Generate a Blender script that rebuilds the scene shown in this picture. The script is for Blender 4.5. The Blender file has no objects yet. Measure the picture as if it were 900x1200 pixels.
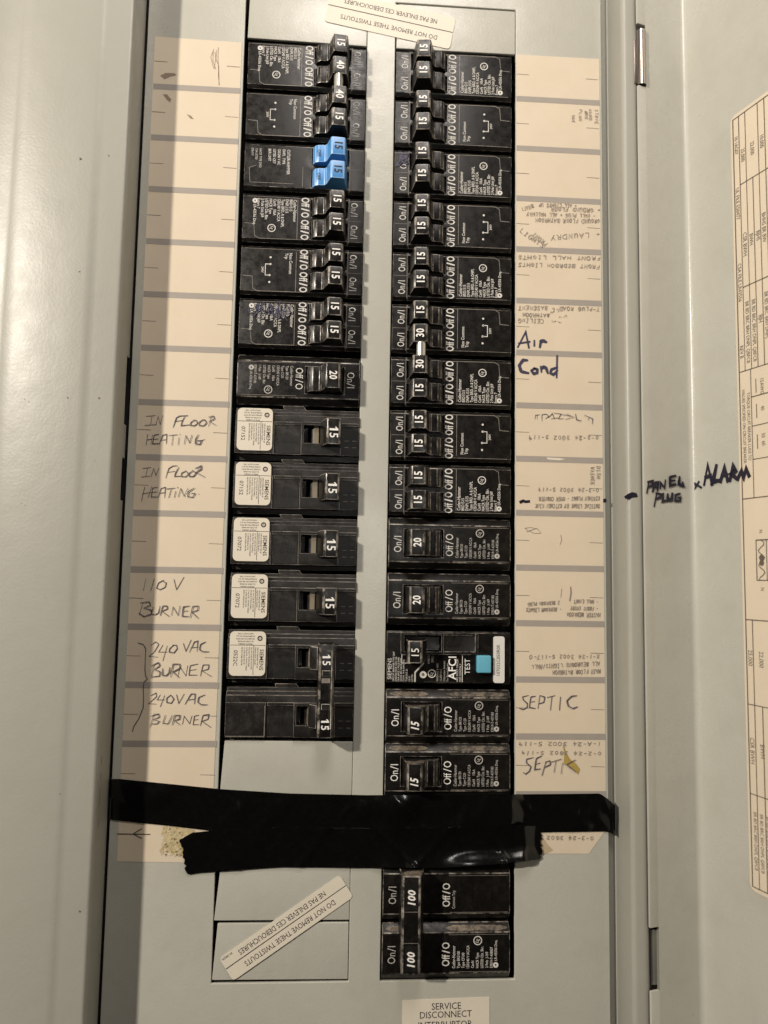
import bpy, bmesh, math, random
from mathutils import Vector, Matrix

# ------------------------------------------------------------------ scene, camera, light
# All dimensions below are inches on a real breaker panel, S turns them into metres.
# Panel frame: X right, Z up, w = height above the dead front (w points to the viewer, world -Y).
S = 0.0254
sc = bpy.context.scene
COL = sc.collection
R = random.Random(7)

CP = (-0.56803932, -10.07679442, 13.36186609)           # camera X, Z, w
RX, RY, RZ = 0.08761584, -0.05983176, 0.0168833
FPX = 870.0                                             # focal length in photo pixels (900 wide)
Mc = (Matrix.Rotation(RZ, 3, 'Z') @ Matrix.Rotation(RY, 3, 'Y') @ Matrix.Rotation(RX, 3, 'X'))


def W(p):
    """panel (X, Z, w) in inches -> world metres"""
    return Vector((p[0] * S, -p[2] * S, p[1] * S))


P2W = Matrix(((1, 0, 0), (0, 0, -1), (0, 1, 0)))
cam_d = bpy.data.cameras.new('camera')
cam = bpy.data.objects.new('camera', cam_d)
COL.objects.link(cam)
cam.matrix_world = Matrix.Translation(W(CP)) @ (P2W @ Mc).to_4x4()
cam_d.sensor_fit = 'HORIZONTAL'
cam_d.sensor_width = 36.0
cam_d.lens = FPX / 900.0 * 36.0
cam_d.clip_start = 0.01
cam_d.clip_end = 50.0
cam_d.dof.use_dof = True
cam_d.dof.focus_distance = 13.35 * S
cam_d.dof.aperture_fstop = 11.0
sc.camera = cam

sc.view_settings.view_transform = 'Standard'
sc.view_settings.look = 'None'
sc.view_settings.exposure = 0.20
sc.view_settings.gamma = 1.0

world = bpy.data.worlds.new('World')
sc.world = world
world.use_nodes = True
wn = world.node_tree
wn.nodes.clear()
w_out = wn.nodes.new('ShaderNodeOutputWorld')
w_bg = wn.nodes.new('ShaderNodeBackground')
w_tc = wn.nodes.new('ShaderNodeTexCoord')
w_sep = wn.nodes.new('ShaderNodeSeparateXYZ')
w_ramp = wn.nodes.new('ShaderNodeValToRGB')
w_map = wn.nodes.new('ShaderNodeMapRange')
w_map.inputs['From Min'].default_value = -1
w_map.inputs['From Max'].default_value = 1
wn.links.new(w_tc.outputs['Generated'], w_sep.inputs[0])
wn.links.new(w_sep.outputs['Z'], w_map.inputs['Value'])
wn.links.new(w_map.outputs[0], w_ramp.inputs[0])
wn.links.new(w_ramp.outputs[0], w_bg.inputs[0])
wn.links.new(w_bg.outputs[0], w_out.inputs[0])
cr = w_ramp.color_ramp                                   # dim room: lit ceiling above, dark floor below
cr.elements[0].position = 0.0
cr.elements[0].color = (0.10, 0.08, 0.06, 1)
cr.elements[1].position = 1.0
cr.elements[1].color = (1.0, 0.9, 0.78, 1)
e = cr.elements.new(0.52)
e.color = (0.16, 0.13, 0.10, 1)
e = cr.elements.new(0.66)
e.color = (0.70, 0.62, 0.53, 1)
w_bg.inputs[1].default_value = 0.05


def lamp(name, kind, pos, energy, color, size, target=None):
    d = bpy.data.lights.new(name, kind)
    d.energy = energy
    d.color = color
    if kind == 'POINT':
        d.shadow_soft_size = size
    else:
        d.shape = 'DISK'
        d.size = size
    o = bpy.data.objects.new(name, d)
    COL.objects.link(o)
    o.location = W(pos)
    if target is not None:
        o.rotation_euler = (W(target) - W(pos)).to_track_quat('-Z', 'Y').to_euler()
    return o


lamp('room_bulb', 'POINT', (-34, 8, 30.5), 52.0, (1.0, 0.91, 0.79), 0.03)
lamp('top_fill', 'AREA', (0.5, 13, 16), 1.75, (1.0, 0.92, 0.85), 0.22, (0, -4, 0))  # unseen fill lamp added close above, lifts the shade of the upper rows
lamp('phone_light', 'AREA', (0.9, -8.6, 14.2), 0.085, (1.0, 0.96, 0.90), 0.012, (0, -9, 0))

# ------------------------------------------------------------------ pixel -> panel geometry
CV = Vector(CP)


def ray(px, py):
    return Mc @ Vector(((px - 450) / FPX, -(py - 600) / FPX, -1.0))


def at(px, py, w=0.0):
    """point of the plane w = const seen at photo pixel"""
    d = ray(px, py)
    t = (w - CV.z) / d.z
    p = CV + d * t
    return (p.x, p.y)


# door: flange from its free edge to the bend, then the main sheet at 73 degrees to the panel
DPH = math.radians(73)
DD = (math.cos(DPH), math.sin(DPH))                      # main sheet direction in (X, w)
DN = (-DD[1], DD[0])                                     # its inner normal
BX, BW = 5.80, 0.342


def at_plane(px, py, q, n):
    d = ray(px, py)
    t = ((q[0] - CV.x) * n[0] + (q[1] - CV.z) * n[1]) / (d.x * n[0] + d.z * n[1])
    p = CV + d * t
    return p


def at_door(px, py):
    p = at_plane(px, py, (BX, BW), DN)
    return ((p.x - BX) * DD[0] + (p.z - BW) * DD[1], p.y)


def at_flange(px, py):
    p = at_plane(px, py, (BX, BW), DD)
    return ((p.x - BX) * DN[0] + (p.z - BW) * DN[1], p.y)


# ------------------------------------------------------------------ materials
MATS = {}


def mat(name, col, rough=0.5, metal=0.0, bump=0.0, bscale=1200.0, var=0.0, vscale=60.0, dust=None, dscale=90.0,
        damt=0.5, spec=0.5, coat=0.0, bump2=0.0, rvar=0.0, dlo=0.48, dhi=0.78):
    m = bpy.data.materials.new(name)
    m.use_nodes = True
    nt = m.node_tree
    b = nt.nodes['Principled BSDF']
    b.inputs['Base Color'].default_value = (*col, 1)
    b.inputs['Roughness'].default_value = rough
    b.inputs['Metallic'].default_value = metal
    b.inputs['Specular IOR Level'].default_value = spec
    b.inputs['Coat Weight'].default_value = coat
    tc = nt.nodes.new('ShaderNodeTexCoord')

    def noise(scale, detail=3.0, rgh=0.55):
        n = nt.nodes.new('ShaderNodeTexNoise')
        n.inputs['Scale'].default_value = scale
        n.inputs['Detail'].default_value = detail
        n.inputs['Roughness'].default_value = rgh
        nt.links.new(tc.outputs['Object'], n.inputs['Vector'])
        return n
    colsock = None
    if var > 0:
        n = noise(vscale)
        mx = nt.nodes.new('ShaderNodeMix')
        mx.data_type = 'RGBA'
        mx.inputs['A'].default_value = (*[c * (1 - var) for c in col], 1)
        mx.inputs['B'].default_value = (*[min(1, c * (1 + var)) for c in col], 1)
        nt.links.new(n.outputs['Fac'], mx.inputs['Factor'])
        colsock = mx.outputs['Result']
    if dust:
        n = noise(dscale, 6.0, 0.7)
        rp = nt.nodes.new('ShaderNodeMapRange')
        rp.inputs['From Min'].default_value = dlo
        rp.inputs['From Max'].default_value = dhi
        rp.inputs['To Max'].default_value = damt
        nt.links.new(n.outputs['Fac'], rp.inputs['Value'])
        mx = nt.nodes.new('ShaderNodeMix')
        mx.data_type = 'RGBA'
        if colsock:
            nt.links.new(colsock, mx.inputs['A'])
        else:
            mx.inputs['A'].default_value = (*col, 1)
        mx.inputs['B'].default_value = (*dust, 1)
        nt.links.new(rp.outputs[0], mx.inputs['Factor'])
        colsock = mx.outputs['Result']
        if rvar:
            r2 = nt.nodes.new('ShaderNodeMapRange')
            r2.inputs['From Min'].default_value = 0.35
            r2.inputs['From Max'].default_value = 0.7
            r2.inputs['To Min'].default_value = rough
            r2.inputs['To Max'].default_value = min(1, rough + rvar)
            nt.links.new(n.outputs['Fac'], r2.inputs['Value'])
            nt.links.new(r2.outputs[0], b.inputs['Roughness'])
    if colsock:
        nt.links.new(colsock, b.inputs['Base Color'])
    if bump > 0:
        n = noise(bscale, 2.0)
        bp = nt.nodes.new('ShaderNodeBump')
        bp.inputs['Strength'].default_value = bump
        bp.inputs['Distance'].default_value = 0.0004
        nt.links.new(n.outputs['Fac'], bp.inputs['Height'])
        last = bp
        if bump2 > 0:
            n2 = noise(bscale / 9.0, 1.0)
            b2 = nt.nodes.new('ShaderNodeBump')
            b2.inputs['Strength'].default_value = bump2
            b2.inputs['Distance'].default_value = 0.0008
            nt.links.new(n2.outputs['Fac'], b2.inputs['Height'])
            nt.links.new(bp.outputs[0], b2.inputs['Normal'])
            last = b2
        nt.links.new(last.outputs[0], b.inputs['Normal'])
    MATS[name] = m
    return m


PAINT = (0.472, 0.465, 0.408)
mat('grey_paint', PAINT, 0.25, bump=0.16, bscale=900, var=0.05, vscale=25, bump2=0.16, dust=(0.30, 0.28, 0.22), dscale=40, damt=0.25, rvar=0.12)
mat('grey_paint_shaded', (0.365, 0.36, 0.315), 0.37, bump=0.14, bscale=750, var=0.05, vscale=18, bump2=0.2, dust=(0.30, 0.28, 0.22), dscale=30, damt=0.25, rvar=0.1)  # same grey paint with shade in its colour, to calm the brightly lit trim
mat('dark_interior', (0.006, 0.0055, 0.005), 0.8)
mat('breaker_plastic', (0.0055, 0.0048, 0.0043), 0.28, bump=0.07, bscale=1800, dust=(0.030, 0.024, 0.019), dscale=330, damt=0.28, rvar=0.22, spec=0.42)
mat('toggle_plastic', (0.006, 0.0055, 0.005), 0.26, bump=0.05, bscale=1500, dust=(0.04, 0.032, 0.026), dscale=300, damt=0.35, rvar=0.2, spec=0.4)
mat('dusty_plastic', (0.011, 0.0095, 0.0085), 0.34, bump=0.10, bscale=1500, dust=(0.055, 0.044, 0.034), dscale=240, damt=0.5, rvar=0.25, spec=0.45)
mat('panel_black', (0.005, 0.0047, 0.0045), 0.5, bump=0.1, bscale=1500, dust=(0.05, 0.042, 0.035), dscale=220, damt=0.4)
mat('blue_plastic', (0.075, 0.27, 0.60), 0.33, var=0.1, vscale=200)
mat('cyan_plastic', (0.13, 0.42, 0.56), 0.4, var=0.06, vscale=200)
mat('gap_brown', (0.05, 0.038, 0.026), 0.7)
mat('tan_barrel', (0.22, 0.18, 0.125), 0.45, var=0.15, vscale=300)
mat('white_print', (0.66, 0.635, 0.59), 0.6, var=0.12, vscale=700)
mat('dim_print', (0.46, 0.435, 0.40), 0.6, var=0.3, vscale=600)
mat('bright_print', (0.88, 0.86, 0.82), 0.55)
mat('worn_edge', (0.22, 0.195, 0.165), 0.5, var=0.7, vscale=500)
mat('sticker_cream', (0.66, 0.565, 0.435), 0.55, var=0.05, vscale=50, dust=(0.62, 0.50, 0.34), dscale=70, damt=0.4)
mat('sticker_bar', (0.335, 0.30, 0.265), 0.6, var=0.08, vscale=150)
mat('label_cream', (0.72, 0.66, 0.55), 0.5, var=0.05, vscale=90)
mat('chart_cream', (0.68, 0.585, 0.45), 0.55, var=0.05, vscale=60)
mat('chart_print', (0.12, 0.095, 0.075), 0.6)
mat('label_white', (0.70, 0.68, 0.64), 0.45, var=0.04, vscale=100)
mat('black_print', (0.035, 0.03, 0.03), 0.6)
mat('thin_print', (0.20, 0.165, 0.13), 0.6)
mat('note_ink', (0.24, 0.20, 0.17), 0.6, var=0.6, vscale=500)
mat('pen_ink', (0.085, 0.075, 0.095), 0.6, var=0.5, vscale=400)
mat('blue_ink', (0.045, 0.042, 0.085), 0.45)
mat('marker_ink', (0.010, 0.008, 0.022), 0.35)
mat('pencil', (0.24, 0.20, 0.165), 0.6)
mat('stain_yellow', (0.40, 0.29, 0.075), 0.5, var=0.25, vscale=400)
mat('stain_pale', (0.47, 0.385, 0.255), 0.5, var=0.15, vscale=300)
mat('smudge', (0.27, 0.205, 0.14), 0.7, var=0.35, vscale=700)
mat('stain_dirt', (0.16, 0.11, 0.065), 0.7, var=0.3, vscale=400)
mat('glue_crumb', (0.52, 0.43, 0.25), 0.45, bump=0.9, bscale=500, var=0.35, vscale=450)
mat('tape_vinyl', (0.003, 0.003, 0.003), 0.13, bump=0.06, bscale=300, bump2=0.12, dust=(0.010, 0.009, 0.008), dscale=500, damt=0.3, rvar=0.10)
mat('steel', (0.42, 0.37, 0.33), 0.28, metal=1.0, bump=0.05, bscale=900)
mat('dull_steel', (0.30, 0.29, 0.25), 0.45, metal=0.6)
mat('silver_pin', (0.72, 0.70, 0.64), 0.3, metal=0.8)
mat('bare_scratch', (0.55, 0.52, 0.46), 0.5)


# edge glints painted into the bevel colours, broken up by noise on black plastic
mat('edge_glint', (0.022, 0.019, 0.017), 0.24, dust=(0.50, 0.45, 0.39), dscale=230, damt=1.0, dlo=0.42, dhi=0.70)
mat('dusty_edge_glint', (0.07, 0.06, 0.05), 0.26, dust=(0.62, 0.56, 0.48), dscale=170, damt=1.0, dlo=0.36, dhi=0.62)
mat('blue_edge', (0.30, 0.52, 0.85), 0.3)
mat('settled_dust', (0.035, 0.029, 0.023), 0.6, bump=0.4, bscale=1400, dust=(0.26, 0.21, 0.155), dscale=230, damt=1.0, dlo=0.40, dhi=0.70)
EDGE = {'breaker_plastic': 'edge_glint', 'toggle_plastic': 'edge_glint', 'dusty_plastic': 'dusty_edge_glint', 'blue_plastic': 'blue_edge'}

# ------------------------------------------------------------------ mesh builder
class MB:
    """collects faces in (u, v, w) inches and links them as ONE mesh object"""

    def __init__(self):
        self.v, self.f, self.m, self.mats = [], [], [], []

    def mi(self, name):
        if name not in self.mats:
            self.mats.append(name)
        return self.mats.index(name)

    def add(self, verts, faces, m):
        o = len(self.v)
        k = self.mi(m)
        self.v += [tuple(p) for p in verts]
        for f in faces:
            self.f.append([i + o for i in f])
            self.m.append(k)

    def bm(self, bm, m):
        bm.verts.ensure_lookup_table()
        bm.verts.index_update()
        o = len(self.v)
        self.v += [v.co[:] for v in bm.verts]
        ks = [self.mi(m), self.mi(EDGE[m]) if m in EDGE else self.mi(m)]
        for f in bm.faces:
            self.f.append([v.index + o for v in f.verts])
            self.m.append(ks[min(f.material_index, 1)])
        bm.free()

    def bevelled(self, verts, faces, m, bev=0.012, seg=2, ang=25):
        bm = bmesh.new()
        vs = [bm.verts.new(p) for p in verts]
        for f in faces:
            try:
                bm.faces.new([vs[i] for i in f])
            except ValueError:
                pass
        bmesh.ops.remove_doubles(bm, verts=bm.verts, dist=1e-5)
        bmesh.ops.recalc_face_normals(bm, faces=bm.faces)
        if bev > 0:
            es = [e for e in bm.edges if len(e.link_faces) == 2 and e.calc_face_angle(0) > math.radians(ang)]
            bmesh.ops.bevel(bm, geom=es, offset=bev, segments=seg, profile=0.6, affect='EDGES', clamp_overlap=True, material=1)
        self.bm(bm, m)

    def box(self, u0, u1, v0, v1, w0, w1, m, bev=0.012, seg=2):
        vs = [(u0, v0, w0), (u1, v0, w0), (u1, v1, w0), (u0, v1, w0), (u0, v0, w1), (u1, v0, w1), (u1, v1, w1), (u0, v1, w1)]
        fs = [(0, 3, 2, 1), (4, 5, 6, 7), (0, 1, 5, 4), (1, 2, 6, 5), (2, 3, 7, 6), (3, 0, 4, 7)]
        self.bevelled(vs, fs, m, bev, seg)

    def prism(self, prof, u0, u1, m, bev=0.01, seg=2, ang=25):
        """(v, w) profile pushed along u"""
        n = len(prof)
        vs = [(u0, p[0], p[1]) for p in prof] + [(u1, p[0], p[1]) for p in prof]
        fs = [list(range(n))[::-1], [n + i for i in range(n)]] + [[i, (i + 1) % n, n + (i + 1) % n, n + i] for i in range(n)]
        self.bevelled(vs, fs, m, bev, seg, ang)

    def plate(self, pts, w0, w1, m, bev=0.012, seg=2):
        """(u, v) outline, counter-clockwise, from w0 up to w1"""
        n = len(pts)
        vs = [(p[0], p[1], w0) for p in pts] + [(p[0], p[1], w1) for p in pts]
        fs = [list(range(n))[::-1], [n + i for i in range(n)]] + [[i, (i + 1) % n, n + (i + 1) % n, n + i] for i in range(n)]
        self.bevelled(vs, fs, m, bev, seg)

    def cells(self, us, vs, hf, base, m, bev=0.012, seg=2, move=None):
        """block of cells with a flat top of height hf(i, j) each (None = hole), vertical walls between"""
        V, F, idx = [], [], {}

        def vid(p):
            k = tuple(round(c, 5) for c in p)
            if k not in idx:
                idx[k] = len(V)
                V.append(p)
            return idx[k]
        nu, nv = len(us) - 1, len(vs) - 1

        def H(i, j):
            if i < 0 or j < 0 or i >= nu or j >= nv:
                return None
            return hf(i, j)
        for i in range(nu):
            for j in range(nv):
                h = H(i, j)
                if h is None:
                    continue
                a, b, c, d = (us[i], vs[j]), (us[i + 1], vs[j]), (us[i + 1], vs[j + 1]), (us[i], vs[j + 1])
                F.append([vid((*p, h)) for p in (a, b, c, d)])
                F.append([vid((*p, base)) for p in (d, c, b, a)])
                for (p, q), nb in (((a, b), (i, j - 1)), ((b, c), (i + 1, j)), ((c, d), (i, j + 1)), ((d, a), (i - 1, j))):
                    hn = H(*nb)
                    lo = base if hn is None else hn
                    if lo < h - 1e-6:
                        F.append([vid((*p, lo)), vid((*q, lo)), vid((*q, h)), vid((*p, h))])
        if move:
            V = [move(p) for p in V]
        self.bevelled(V, F, m, bev, seg)

    def poly(self, pts, w, m):
        self.add([(p[0], p[1], w) for p in pts], [list(range(len(pts)))], m)

    def rect(self, u0, u1, v0, v1, w, m):
        self.poly([(u0, v0), (u1, v0), (u1, v1), (u0, v1)], w, m)

    def ribbon(self, pts, width, w, m, taper=False):
        """flat pen stroke"""
        q = [Vector(pts[0])]
        for p in pts[1:]:
            if (Vector(p) - q[-1]).length > 1e-4:
                q.append(Vector(p))
        if len(q) < 2:
            q.append(q[0] + Vector((width * 0.6, 0)))
        n = len(q)
        L, Rr = [], []
        for i, p in enumerate(q):
            a = (q[i] - q[i - 1]).normalized() if i > 0 else (q[1] - q[0]).normalized()
            b = (q[i + 1] - q[i]).normalized() if i < n - 1 else a
            t = a + b
            t = t.normalized() if t.length > 0.3 else a
            nn = Vector((-t.y, t.x))
            k = min(1.6, 1.0 / max(0.4, abs(nn.dot(Vector((-a.y, a.x))))))
            ww = width * 0.5 * k * (0.85 + 0.3 * R.random())
            if taper and (i == 0 or i == n - 1):
                ww *= 0.6
            e_ = Vector((0, 0))
            if i == 0:
                e_ = -a * width * 0.3
            elif i == n - 1:
                e_ = a * width * 0.3
            L.append(p + e_ + nn * ww)
            Rr.append(p + e_ - nn * ww)
        vs = [(p.x, p.y, w) for p in L] + [(p.x, p.y, w) for p in Rr]
        self.add(vs, [[n + i, n + i + 1, i + 1, i] for i in range(n - 1)], m)

    def ring(self, u, v, r0, r1, w, m, n=20, su=1.0):
        vs = [(u + su * r * math.cos(2 * math.pi * k / n), v + r * math.sin(2 * math.pi * k / n), w) for r in (r0, r1) for k in range(n)]
        self.add(vs, [[k, n + k, n + (k + 1) % n, (k + 1) % n] for k in range(n)], m)

    def disc(self, u, v, r, w, m, n=16):
        self.poly([(u + r * math.cos(2 * math.pi * k / n), v + r * math.sin(2 * math.pi * k / n)) for k in range(n)], w, m)

    def text(self, s, u, v, size, w, m, rot=0.0, sx=1.0, align='C', bold=0.0, shear=0.0):
        vs, fs, bb = glyphs(s, bold)
        if not vs:
            return
        cx = (bb[0] + bb[1]) / 2 if align == 'C' else bb[0]
        cy = (bb[2] + bb[3]) / 2 if align == 'C' else 0.33
        c, s_ = math.cos(rot), math.sin(rot)
        out = []
        for x, y in vs:
            a = ((x - cx) + shear * (y - cy)) * sx * size
            b = (y - cy) * size
            out.append((u + a * c - b * s_, v + a * s_ + b * c, w))
        self.add(out, fs, m)

    def build(self, name, parent=None, smooth=35, loc=None):
        me = bpy.data.meshes.new(name)
        me.from_pydata([(p[0] * S, -p[2] * S, p[1] * S) for p in self.v], [], self.f)
        for n in self.mats:
            me.materials.append(MATS[n])
        for i, p in enumerate(me.polygons):
            p.material_index = self.m[i]
            p.use_smooth = True
        me.set_sharp_from_angle(angle=math.radians(smooth))
        me.update()
        o = bpy.data.objects.new(name, me)
        COL.objects.link(o)
        if parent is not None:
            o.parent = parent
        return o


_gl = {}


def glyphs(s, bold=0.0):
    k = (s, bold)
    if k in _gl:
        return _gl[k]
    cu = bpy.data.curves.new('lettering', 'FONT')
    cu.body = s
    cu.space_character = 1.0 + 2.2 * bold
    cu.size = 1.0
    cu.resolution_u = 2
    cu.offset = bold
    ob = bpy.data.objects.new('lettering', cu)
    me = ob.to_mesh()
    vs = [(v.co.x, v.co.y) for v in me.vertices]
    fs = [list(p.vertices) for p in me.polygons]
    out = []
    for f in fs:
        a = 0
        for i in range(len(f)):
            p, q = vs[f[i]], vs[f[(i + 1) % len(f)]]
            a += p[0] * q[1] - q[0] * p[1]
        out.append(f if a > 0 else f[::-1])
    ob.to_mesh_clear()
    bpy.data.objects.remove(ob)
    bpy.data.curves.remove(cu)
    bb = (min(p[0] for p in vs), max(p[0] for p in vs), min(p[1] for p in vs), max(p[1] for p in vs)) if vs else (0, 0, 0, 0)
    _gl[k] = (vs, out, bb)
    return _gl[k]


def thing(name, label, cat, pos=(0, 0, 0), rot=0.0, group=None):
    o = bpy.data.objects.new(name, None)
    COL.objects.link(o)
    o.empty_display_size = 0.02
    o.location = W(pos)
    o.rotation_euler = (0, rot, 0)
    o['label'] = label
    o['category'] = cat
    if group:
        o['group'] = group
    return o


def copy_tree(o, parent=None):
    c = o.copy()
    COL.objects.link(c)
    if parent is not None:
        c.parent = parent
    for ch in list(o.children):
        copy_tree(ch, c)
    return c


# ------------------------------------------------------------------ pen strokes
A_ = {
    'A': [[(0, 0), (2, 6), (4, 0)], [(.8, 2.1), (3.3, 2.2)]], 'B': [[(.3, 0), (.4, 6)], [(.2, 6), (2.8, 5.7), (3.2, 4.5), (2.4, 3.4), (.6, 3.1)], [(.6, 3.1), (3.2, 2.6), (3.7, 1.4), (2.8, .3), (.2, 0)]],
    'C': [[(3.8, 5.2), (2.6, 6), (1, 5.2), (.2, 3), (.8, .9), (2.2, 0), (3.9, .8)]], 'D': [[(.4, 0), (.4, 6)], [(.1, 6), (2.6, 5.6), (3.9, 3.4), (3, .9), (.1, 0)]],
    'E': [[(3.4, 6), (.4, 5.8), (.3, 0), (3.6, .2)], [(.4, 3), (2.8, 3.2)]], 'F': [[(.3, 0), (.5, 6), (3.6, 6)], [(.4, 3.1), (2.7, 3.2)]],
    'G': [[(3.6, 5.3), (2.2, 6), (.7, 5), (.2, 2.6), (1, .5), (2.4, 0), (3.5, 1), (3.6, 2.6)], [(2.2, 2.6), (4.3, 2.6)]],
    'H': [[(.3, 0), (.5, 6)], [(3.6, 0), (3.8, 6)], [(.2, 3), (4, 3.1)]], 'I': [[(1, 6), (3, 6)], [(2.1, 6), (1.9, 0)], [(.8, 0), (3, 0)]],
    'J': [[(3, 6), (3, 1.4), (2, 0), (.6, .7)]], 'K': [[(.4, 0), (.5, 6)], [(3.6, 6), (.6, 2.8), (3.9, 0)]], 'L': [[(.5, 6), (.4, 0), (3.5, .1)]],
    'M': [[(.2, 0), (.6, 6), (2.1, 2), (3.6, 6), (4, 0)]], 'N': [[(.3, 0), (.6, 6), (3.4, 0), (3.8, 6)]],
    'O': [[(2, 6), (.6, 5), (.2, 2.8), (1, .5), (2.3, 0), (3.7, 1.3), (3.8, 3.8), (3, 5.5), (1.8, 6)]],
    'P': [[(.3, 0), (.5, 6), (2.8, 5.8), (3.5, 4.5), (2.6, 3.1), (.5, 2.8)]], 'Q': [[(2, 6), (.4, 4), (.6, 1), (2.2, 0), (3.7, 2), (3.4, 5), (2, 6)], [(2.5, 1.5), (4, -.3)]],
    'R': [[(.3, 0), (.5, 6), (2.8, 5.8), (3.3, 4.5), (2.2, 3.2), (.5, 2.9)], [(1.6, 3), (4.1, 0)]],
    'S': [[(3.6, 5.4), (2.2, 6), (.7, 5), (1.2, 3.6), (2.8, 2.6), (3.3, 1.2), (1.9, 0), (.2, .6)]], 'T': [[(0, 6), (4, 6)], [(2, 6), (2, 0)]],
    'U': [[(.4, 6), (.4, 1.5), (1.6, 0), (3.2, .8), (3.6, 6)], [(3.6, 3), (3.8, 0)]], 'V': [[(.3, 6), (1.7, 0), (3.9, 6)]], 'W': [[(0, 6), (1, 0), (2, 4.4), (3, 0), (4.1, 6)]],
    'X': [[(.2, 6), (3.8, 0)], [(3.7, 6), (.2, 0)]], 'Y': [[(.2, 6), (2, 3)], [(3.9, 6), (1.4, 0)]], 'Z': [[(.3, 6), (3.7, 6), (.2, 0), (3.8, .1)]],
    '0': [[(2, 6), (.6, 4.6), (.5, 1.5), (2, 0), (3.5, 1.6), (3.4, 4.6), (2, 6)]], '1': [[(2.1, 6), (1.8, 0)]], '2': [[(.5, 4.8), (2, 6), (3.5, 4.8), (2.4, 2.6), (.3, .2), (3.9, 0)]],
    '3': [[(.6, 5.4), (2.3, 6), (3.4, 4.6), (1.7, 3.2), (3.6, 1.8), (2, 0), (.4, .7)]], '4': [[(2.6, 6), (.3, 2), (3.9, 2.2)], [(3, 4), (2.6, -.6)]],
    '5': [[(3.5, 6), (.9, 5.9), (.7, 3.4), (2.8, 3.3), (3.4, 1.4), (1.8, 0), (.3, .6)]], '6': [[(3, 6), (1, 3.6), (.6, 1.2), (2, 0), (3.4, 1.4), (2, 2.8), (.8, 1.8)]],
    '7': [[(.4, 6), (3.7, 6), (1.5, 0)]], '8': [[(2, 3), (.7, 4.6), (2, 6), (3.3, 4.6), (2, 3), (.5, 1.4), (2, 0), (3.5, 1.4), (2, 3)]],
    '9': [[(3.3, 4.4), (2, 3), (.7, 4.4), (2, 6), (3.3, 4.4), (3, 0)]], '-': [[(.8, 3), (3.2, 3.1)]], '+': [[(.6, 3), (3.4, 3)], [(2, 4.4), (2, 1.6)]], '.': [[(1.6, .2), (2.1, .3)]],
    '/': [[(.3, 0), (3.6, 6)]], 'x': [[(.4, 3.6), (3.4, 0)], [(3.3, 3.7), (.4, 0)]], 'i': [[(2, 3.3), (2, 0)]], 'r': [[(.8, 3.6), (.8, 0)], [(.8, 2.2), (2, 3.4), (3.6, 3.0)]],
    'o': [[(2, 3.5), (.5, 2.2), (1, .3), (2.6, 0), (3.6, 1.5), (2.8, 3.3), (1.7, 3.5)]], 'n': [[(.6, 3.4), (.7, .2)], [(.7, 2.4), (2, 3.5), (3, 2.8), (3.3, .1)]],
    'd': [[(3.2, 2.9), (1.4, 3.2), (.4, 1.6), (1.4, 0), (3.2, .9)], [(3.4, 6.6), (3.4, -.5)]], 'e': [[(.5, 1.8), (3.3, 2), (2.4, 3.4), (.8, 2.6), (.6, .8), (2, 0), (3.4, .5)]],
}


def smoothed(pts):
    if len(pts) < 3:
        return pts
    out = [pts[0]]
    for i in range(1, len(pts) - 1):
        a, b, c = pts[i - 1], pts[i], pts[i + 1]
        v1 = Vector((b[0] - a[0], b[1] - a[1]))
        v2 = Vector((c[0] - b[0], c[1] - b[1]))
        if v1.length > 0 and v2.length > 0 and v1.normalized().dot(v2.normalized()) > -0.1:
            out.append((b[0] * .78 + a[0] * .22, b[1] * .78 + a[1] * .22))
            out.append((b[0] * .96 + (a[0] + c[0]) * .02, b[1] * .96 + (a[1] + c[1]) * .02))
            out.append((b[0] * .78 + c[0] * .22, b[1] * .78 + c[1] * .22))
        else:
            out.append(b)
    out.append(pts[-1])
    return out


def hand(mb, s, p0, p1, h, width, m, w=0.012, f=at, jit=0.25, slant=0.06, fa=0.0, cw=0.72):
    """handwriting: word s with its baseline from photo pixel p0 to p1, capitals h pixels high, on the surface f(px, py)"""
    d = Vector((p1[0] - p0[0], p1[1] - p0[1]))
    L = d.length
    d.normalize()
    up = Vector((d.y, -d.x))
    n = len(s)
    adv = L / n
    cell = adv * cw
    rr = random.Random(hash_s(s) + int(p0[0]))
    k = 0
    for i, ch in enumerate(s):
        st = A_.get(ch) or A_.get(ch.upper())
        if not st:
            continue
        x0 = adv * (i + 0.14)
        sc_ = 1 + (rr.random() - .5) * 0.22
        dy = (rr.random() - .5) * h * 0.12
        sl = slant + (rr.random() - .5) * 0.12
        for stroke in st:
            q = []
            for (gx, gy) in smoothed([(a + (rr.random() - .5) * jit, b + (rr.random() - .5) * jit * 1.2) for a, b in stroke]):
                yy = gy / 6 * h * sc_ + dy
                xx = x0 + gx / 4 * cell * sc_ + sl * yy
                pp = Vector(p0) + d * xx + up * yy
                q.append(f(pp.x, pp.y))
            mb.ribbon(q, width * (0.85 + .3 * rr.random()), w + 0.0012 * (k % 9), m)
            k += 1


def hash_s(s):
    h = 0
    for c in s:
        h = (h * 31 + ord(c)) % 100003
    return h


def trace(mb, pix, width, m, w=0.012, f=at):
    mb.ribbon([f(*p) for p in pix], width, w, m)


# ------------------------------------------------------------------ the panel itself
panel = thing('breaker_cabinet', 'open grey steel breaker panel with its door swung to the right and paper circuit lists', 'breaker panel', (0, -9, 0))


def pbuild(mb, name, parent=None, smooth=35):
    """meshes drawn in panel coordinates, hung under the panel"""
    o = mb.build(name, parent or panel, smooth)
    if parent is None:
        o.matrix_parent_inverse = Matrix.Translation(panel.location).inverted()
    return o


def kid(o, parent):
    """panel-space mesh as a sub-part of a panel-space part"""
    o.parent = parent
    o.matrix_parent_inverse = Matrix.Identity(4)
    return o


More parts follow.
